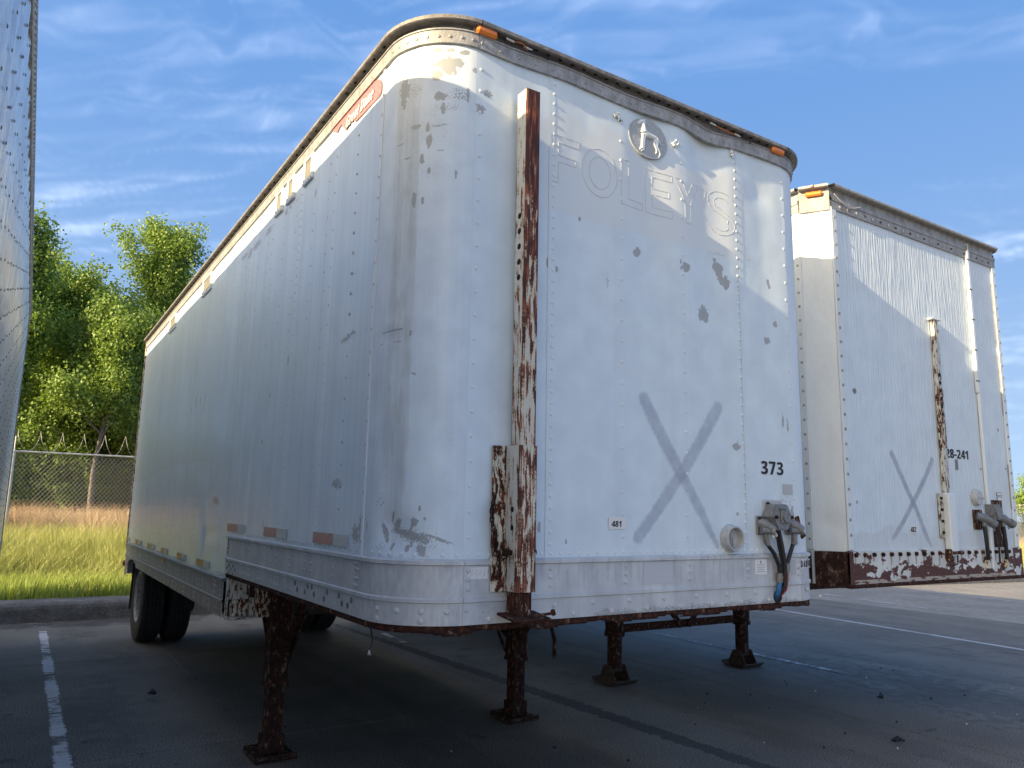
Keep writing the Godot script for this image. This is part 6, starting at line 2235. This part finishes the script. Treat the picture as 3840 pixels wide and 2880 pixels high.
	bp.quad(Vector3(-h - 0.015, 1.155, 0.021), Vector3(h + 0.015, 1.155, 0.021), Vector3(h + 0.015, 1.369, 0.021), Vector3(-h - 0.015, 1.369, 0.021), cb2.uv(-h - 0.015, 1.155), cb2.uv(h + 0.015, 1.155), cb2.uv(h + 0.015, 1.369), cb2.uv(-h - 0.015, 1.369))
	bp.quad(Vector3(-h - 0.015, 1.369, 0.021), Vector3(h + 0.015, 1.369, 0.021), Vector3(h + 0.015, 1.373, -0.006), Vector3(-h - 0.015, 1.373, -0.006), cb2.uv(-h, 1.365), cb2.uv(h, 1.365), cb2.uv(h, 1.367), cb2.uv(-h, 1.367))
	put(bp, "bumper", mb, T, "white bumper flaking down to brown rust")
	var bl := MB.new()
	bl.box(Vector3(0, 1.142, 0.012), Vector3(h * 2.0 + 0.05, 0.024, 0.045), 0.006)
	put(bl, "bumper_lip", M.rust_red, T)
	for s in [-1.0, 1.0]:
		var be := MB.new()
		be.box(Vector3(s * (h + 0.062), 1.250, -0.085), Vector3(0.205, 0.235, 0.024), 0.004, Basis(Vector3.UP, s * 0.995))
		put(be, "bumper_end", M.rust_dark, T, "dark rusted end of the bumper")
		var bs := MB.new()
		bs.box(Vector3(s * (h + 0.112), 1.250, -1.3), Vector3(0.02, 0.22, 2.2), 0.004)
		put(bs, "side_rail", M.rust_dark, T)
	for k in 21:
		var x := -h + 0.05 + k * 0.1032
		var nb2 := MB.new()
		nb2.lathe(Vector3(x, 1.346, 0.020), F, [Vector2(0.016, 0.0), Vector2(0.016, 0.014), Vector2(0.010, 0.020), Vector2(0.0, 0.020)], 6)
		put(nb2, "bumper_bolt", M.rust_dark if k % 3 != 1 else M.rust_heavy, T)
	# writing and tags
	lettering(T, "number", "28-241", Vector3(3.672 + dx, 2.100, 0.004), F, Vector2(0.330, 0.070), M.black_ink, true, false, "black painted number 28-241, its first digit behind the post")
	var lot := thin(T, "lot_tag", M.paper, Vector3(2.986 + dx, 1.516, 0.004), F, Vector2(0.092, 0.056), 0.0015, "white paper tag numbered 482 by hand")
	lettering(lot, "handwriting", "482", Vector3(2.984 + dx, 1.516, 0.0060), F, Vector2(0.070, 0.038), M.black_ink, true, false, "", 0.12)
	thin(T, "data_plate", M.box_grey, Vector3(3.653 + dx, 2.017, 0.004), F, Vector2(0.036, 0.080), 0.002, "small worn data plate under the number")
	var wn := thin(T, "notice_plate", M.box_grey, Vector3(4.277 + dx, 1.805, 0.004), F, Vector2(0.085, 0.026), 0.0015, "small printed notice above the rusty plate")
	thin(wn, "notice_print", M.paper, Vector3(4.277 + dx, 1.805, 0.0056), F, Vector2(0.076, 0.016), 0.0004)
	var wn2 := thin(T, "notice_plate", M.box_grey, Vector3(4.277 + dx, 1.764, 0.004), F, Vector2(0.075, 0.040), 0.0015, "small printed notice above the rusty plate")
	thin(wn2, "notice_print", M.paper, Vector3(4.277 + dx, 1.764, 0.0056), F, Vector2(0.066, 0.030), 0.0004)
	# post with sleeve
	var pp := MB.new()
	pp.box(Vector3(3.443 + dx, 2.46, 0.020), Vector3(0.066, 1.36, 0.030), 0.004)
	var post := put(pp, "support_post", M.rust_flecks, T, "white support post with rust streaks and a row of holes")
	var pc := MB.new()
	pc.box(Vector3(3.437 + dx, 3.145, 0.024), Vector3(0.130, 0.014, 0.044), 0.004)
	put(pc, "post_cap", M.old_white_paint, post)
	var pm := MB.new()
	pm.box(Vector3(3.443 + dx, 2.36, 0.0205), Vector3(0.0675, 0.46, 0.032), 0.004)
	put(pm, "post_rust", M.rust_half, post, "browned middle of the post")
	var ps := MB.new()
	ps.box(Vector3(3.444 + dx, 1.555, 0.032), Vector3(0.100, 0.47, 0.054), 0.008)
	var sleeve := put(ps, "post_sleeve", M.white_paint, post)
	var pf := MB.new()
	pf.box(Vector3(3.362 + dx, 1.62, 0.012), Vector3(0.062, 0.33, 0.010), 0.003)
	put(pf, "mounting_flange", M.rust_flecks, sleeve)
	var pb := MB.new()
	for k in 4:
		pb.lathe(Vector3(3.360 + dx, 1.75 - k * 0.085, 0.016), F, [Vector2(0.012, 0.0), Vector2(0.012, 0.012), Vector2(0.0, 0.015)], 6)
	put(pb, "flange_bolts", M.rust_dark, sleeve)
	var ph := MB.new()
	for k in 6:
		ph.lathe(Vector3(3.440 + dx, 2.70 - k * 0.062, 0.0366), F, [Vector2(0.016, 0.0), Vector2(0.014, 0.0022), Vector2(0.0, 0.002)], 12)
	put(ph, "pin_holes", M.dark_gap, post)
	var pk := MB.new()
	pk.tube([Vector3(3.36 + dx, 1.345, 0.055), Vector3(3.52 + dx, 1.35, 0.055)], 0.014, 8)
	pk.box(Vector3(3.390 + dx, 1.33, 0.035), Vector3(0.06, 0.09, 0.04), 0.006)
	pk.tube([Vector3(3.44 + dx, 1.33, 0.07), Vector3(3.41 + dx, 1.27, 0.08), Vector3(3.36 + dx, 1.255, 0.07), Vector3(3.32 + dx, 1.27, 0.05)], 0.006, 6)
	put(pk, "locking_pin", M.rust_heavy, sleeve)
	# conduit down the nose
	var cd := MB.new()
	cd.box(Vector3(4.050 + dx, 3.23, 0.016), Vector3(0.040, 1.22, 0.026), 0.006)
	cd.box(Vector3(4.062 + dx, 1.92, 0.015), Vector3(0.032, 1.42, 0.024), 0.006)
	var cond := put(cd, "conduit", M.white_paint, T, "white conduit running down the nose")
	var cl := MB.new()
	for k in 5:
		cl.box(Vector3(4.045 + dx, 3.76 - k * 0.26, 0.027), Vector3(0.045, 0.010, 0.012), 0.002)
	put(cl, "conduit_clips", M.cap_metal, cond)
	var cw := MB.new()
	cw.tube([Vector3(4.015 + dx, 3.885, 0.03), Vector3(4.045 + dx, 3.895, 0.03), Vector3(4.052 + dx, 3.83, 0.024)], 0.006, 6)
	put(cw, "conduit_wire", M.wire_white, cond)
	# document holder, plates, socket box, couplings, hoses
	var dh := MB.new()
	dh.lathe(Vector3(3.900 + dx, 1.768, 0.002), F, [Vector2(0.068, 0.0), Vector2(0.067, 0.010), Vector2(0.060, 0.014), Vector2(0.058, 0.032), Vector2(0.052, 0.036), Vector2(0.0, 0.036)], 28)
	dh.box(Vector3(3.915 + dx, 1.768, 0.041), Vector3(0.070, 0.012, 0.010), 0.003)
	put(dh, "document_holder", M.holder_paint, T, "round closed document holder")
	var pa := MB.new()
	pa.box(Vector3(3.905 + dx, 1.595, 0.005), Vector3(0.135, 0.155, 0.008), 0.002)
	put(pa, "rusty_plate", M.rust_heavy, T, "small rusty plate behind the left coupling")
	var pd := MB.new()
	pd.box(Vector3(4.222 + dx, 1.567, 0.005), Vector3(0.160, 0.375, 0.008), 0.002)
	put(pd, "rusty_plate", M.rust_heavy, T, "tall rusty plate behind the right coupling")
	var sb := MB.new()
	sb.prism(Vector3(4.095 + dx, 1.660, 0.004), F, PackedVector2Array([Vector2(-0.060, 0.058), Vector2(0.045, 0.058), Vector2(0.062, 0.02), Vector2(0.062, -0.035), Vector2(0.042, -0.062), Vector2(-0.042, -0.062), Vector2(-0.060, -0.03)]), 0.062)
	var sock := put(sb, "socket_box", M.box_grey, T, "grey electric socket box")
	var sl := MB.new()
	sl.prism(Vector3(4.103 + dx, 1.656, 0.066), F, PackedVector2Array([Vector2(-0.03, 0.045), Vector2(0.03, 0.045), Vector2(0.052, 0.0), Vector2(0.03, -0.048), Vector2(-0.03, -0.048), Vector2(-0.052, 0.0)]), 0.014)
	put(sl, "socket_lid", M.box_grey, sock)
	for s in [-1.0, 1.0]:
		var cx: float = 4.085 + s * 0.150 + dx
		var g := MB.new()
		g.tube([Vector3(cx - 0.08, 1.625, 0.02), Vector3(cx - 0.04, 1.61, 0.055), Vector3(cx + 0.03, 1.575, 0.075)], [0.030, 0.034, 0.026], 10)
		g.tube([Vector3(cx + 0.02, 1.58, 0.075), Vector3(cx + 0.055, 1.560, 0.085)], [0.034, 0.034], 12)
		g.tube([Vector3(cx - 0.03, 1.60, 0.05), Vector3(cx - 0.03, 1.545, 0.05)], [0.018, 0.016], 8)
		put(g, "air_coupling", M.box_grey, T, "grey air brake coupling on the second trailer")
		var ho := MB.new()
		ho.tube([Vector3(cx - 0.03, 1.55, 0.05), Vector3(cx - 0.025, 1.42, 0.055), Vector3(cx - 0.005 * s, 1.30, 0.045), Vector3(cx - 0.005 * s, 1.27, 0.03)], 0.015, 8)
		put(ho, "air_hose", M.rubber_black, T)
		var fi := MB.new()
		fi.tube([Vector3(cx - 0.005 * s, 1.285, 0.035), Vector3(cx - 0.005 * s, 1.225, 0.030)], [0.024, 0.030], 8)
		put(fi, "hose_fitting", M.rust_flecks if s < 0 else M.rust_half, T)
	var cbl := MB.new()
	cbl.tube([Vector3(4.095 + dx, 1.60, 0.06), Vector3(4.09 + dx, 1.45, 0.06), Vector3(4.10 + dx, 1.26, 0.05)], 0.008, 6)
	put(cbl, "cable", M.rubber_black, T)
	# underside, landing legs with pivoting feet, axle
	var fl := MB.new()
	fl.box(Vector3(0, 1.19, back * 0.5), Vector3(2.45, 0.06, -back - 0.1))
	put(fl, "floor", M.underside, T)
	for i in 9:
		var b := MB.new()
		b.box(Vector3(0, 1.12, -0.5 - i * 0.5), Vector3(2.4, 0.10, 0.06), 0.004)
		put(b, "cross_member", M.underside, T)
	for s in [-1.0, 1.0]:
		var x: float = s * 0.895
		var lg := MB.new()
		lg.tube([Vector3(x, 1.12, -2.70), Vector3(x, 0.455, -2.70)], 0.088, 14)
		lg.tube([Vector3(x, 0.47, -2.70), Vector3(x, 0.435, -2.70)], 0.098, 14)
		var o := put(lg, "landing_leg", M.rust_dark, T, "round landing leg with a pivoting foot")
		var il := MB.new()
		il.tube([Vector3(x, 0.45, -2.70), Vector3(x, 0.14, -2.70)], 0.070, 14)
		put(il, "inner_leg", M.rust_dark, o)
		var ft := MB.new()
		for e in [-1.0, 1.0]:
			ft.prism(Vector3(x + e * 0.085 - 0.006, 0.02, -2.70), Basis(Vector3(0, 0, -1), Vector3(0, 1, 0), Vector3(1, 0, 0)), PackedVector2Array([Vector2(-0.13, 0.0), Vector2(0.13, 0.0), Vector2(0.05, 0.15), Vector2(-0.05, 0.15)]), 0.012)
		ft.tube([Vector3(x - 0.12, 0.115, -2.70), Vector3(x + 0.12, 0.115, -2.70)], 0.026, 10)
		ft.box(Vector3(x, 0.014, -2.70), Vector3(0.30, 0.014, 0.26), 0.003)
		for e in [-1.0, 1.0]:
			ft.box(Vector3(x, 0.032, -2.70 + e * 0.145), Vector3(0.30, 0.012, 0.05), 0.003, Basis(Vector3(1, 0, 0), -e * 0.7))
		put(ft, "foot", M.underside, o)
		var br := MB.new()
		br.bar(Vector3(x, 0.60, -2.74), Vector3(x - 0.12, 1.12, -3.4), 0.05, 0.02, 0.003)
		br.bar(Vector3(x - 0.09, 0.50, -2.68), Vector3(x - 0.20, 0.78, -2.60), 0.05, 0.02, 0.003)
		put(br, "leg_brace", M.rust_dark, o)
	var cb := MB.new()
	cb.bar(Vector3(-0.82, 0.495, -2.70), Vector3(0.82, 0.495, -2.70), 0.02, 0.078, 0.003)
	put(cb, "cross_brace", M.rust_red, T, "rusty flat brace between the landing legs")
	for s in [-1.0, 1.0]:
		var v := MB.new()
		v.bar(Vector3(0.02 + s * 0.05, 0.47, -2.675), Vector3(0.02 + s * 0.62, 1.10, -2.675), 0.016, 0.06, 0.003)
		put(v, "brace_strut", M.rust_red, T)
	axle_set(T, -7.3)

# ---------------------------------------------------------------- bare metal trailers to the left
func build_bare_trailers() -> void:
	# [x of right side, front z, rear z, height, turn]
	var rows := [[-2.685, 1.6, -8.15, 3.90, 0.0117, "bare metal box trailer with ribbed riveted side, alongside the white one", 1.0], [-6.5, 2.6, -9.0, 4.0, 0.0, "plain bare metal trailer second to the left of the white one", 0.0], [-10.4, 2.0, -9.5, 4.0, 0.0, "plain bare metal trailer third to the left of the white one", 0.0]]
	for q in rows:
		var len: float = q[1] - q[2]
		var H: float = q[3]
		var ang: float = -q[4]
		# local frame: x = 0 is the right side, z = 0 the rear
		var T := thing("metal_trailer", q[5], "trailer", Vector3(q[0] + 0.0117 * 7.0 if q[6] > 0 else q[0], 0, q[2]), ang, "row of parked bare metal trailers" if q[6] == 0.0 else "")
		var full: bool = q[6] > 0
		var sk := MB.new()
		sheet(sk, 260 if full else 8, 30 if full else 4, func(u: float, v: float) -> Vector3:
			var z := lerpf(len, 0.06, u)
			var y := lerpf(1.0, H - 0.10, v)
			var w := 0.0
			if full:
				var f := fposmod(z, 0.305) / 0.305
				w = 0.014 * smoothstep(0.0, 0.06, f) * smoothstep(0.24, 0.14, f) + 0.005 * smoothstep(0.5, 0.55, f) * smoothstep(0.66, 0.60, f) + wob.get_noise_2d(z * 0.8, y * 0.6) * 0.005
			return Vector3(w, y, z),
			func(u: float, v: float) -> Vector2: return Vector2(u, v))
		put(sk, "side_panel", M.bare_sheet, T)
		var bx := MB.new()
		bx.box(Vector3(-1.29, (H + 1.0) * 0.5 - 0.02, len * 0.5), Vector3(2.52, H - 1.1, len - 0.04), 0.02)
		put(bx, "body", M.bare_sheet, T)
		var rf := MB.new()
		rf.box(Vector3(-1.27, H - 0.012, len * 0.5), Vector3(2.60, 0.024, len + 0.02), 0.006)
		put(rf, "roof", M.dull_metal, T)
		var rl := MB.new()
		rl.box(Vector3(0.010, H - 0.075, len * 0.5), Vector3(0.030, 0.105, len), 0.006)
		put(rl, "top_rail", M.dull_metal, T)
		var bl := MB.new()
		bl.box(Vector3(0.006, 1.05, len * 0.5), Vector3(0.03, 0.22, len), 0.006)
		put(bl, "bottom_rail", M.dull_metal, T)
		var rr := MB.new()
		rr.box(Vector3(-0.02, 2.42, 0.0), Vector3(0.075, H - 1.06, 0.10), 0.008)
		rr.box(Vector3(-1.27, H - 0.10, 0.0), Vector3(2.5, 0.14, 0.10), 0.008)
		rr.box(Vector3(-1.27, 0.98, 0.0), Vector3(2.5, 0.18, 0.12), 0.008)
		put(rr, "rear_frame", M.cap_metal, T)
		if full:
			var rv := MB.new()
			var z := 0.12
			while z < len:
				var y := 1.25
				var k := int(z / 0.305)
				while y < H - 0.2:
					rv.dome(Vector3(0.011, y + (0.07 if k % 2 == 0 else 0.0), z + 0.045), Vector3.RIGHT, 0.008, 0.005, 6)
					y += 0.15
				z = 0.305 * (k + 1) + 0.02
			var zz := 0.05
			while zz < len:
				rv.dome(Vector3(0.0255, H - 0.055, zz), Vector3.RIGHT, 0.008, 0.005, 6)
				rv.dome(Vector3(0.0255, H - 0.10, zz + 0.03), Vector3.RIGHT, 0.008, 0.005, 6)
				zz += 0.066
			stuff(put(rv, "side_rivets", M.cap_metal, T))
		# running gear
		var sub := Node3D.new()
		sub.name = "running_gear"
		T.add_child(sub)
		sub.position = Vector3(-1.27, 0, 1.3)
		axle_set(sub, 0.0)
		for s in [-1.0, 1.0]:
			var lg := MB.new()
			lg.box(Vector3(s * 0.9, 0.55, len - 4.0), Vector3(0.13, 1.0, 0.13), 0.005)
			lg.box(Vector3(s * 0.9, 0.015, len - 4.0), Vector3(0.28, 0.02, 0.28), 0.004)
			put(lg, "landing_leg", M.rust_dark, sub)
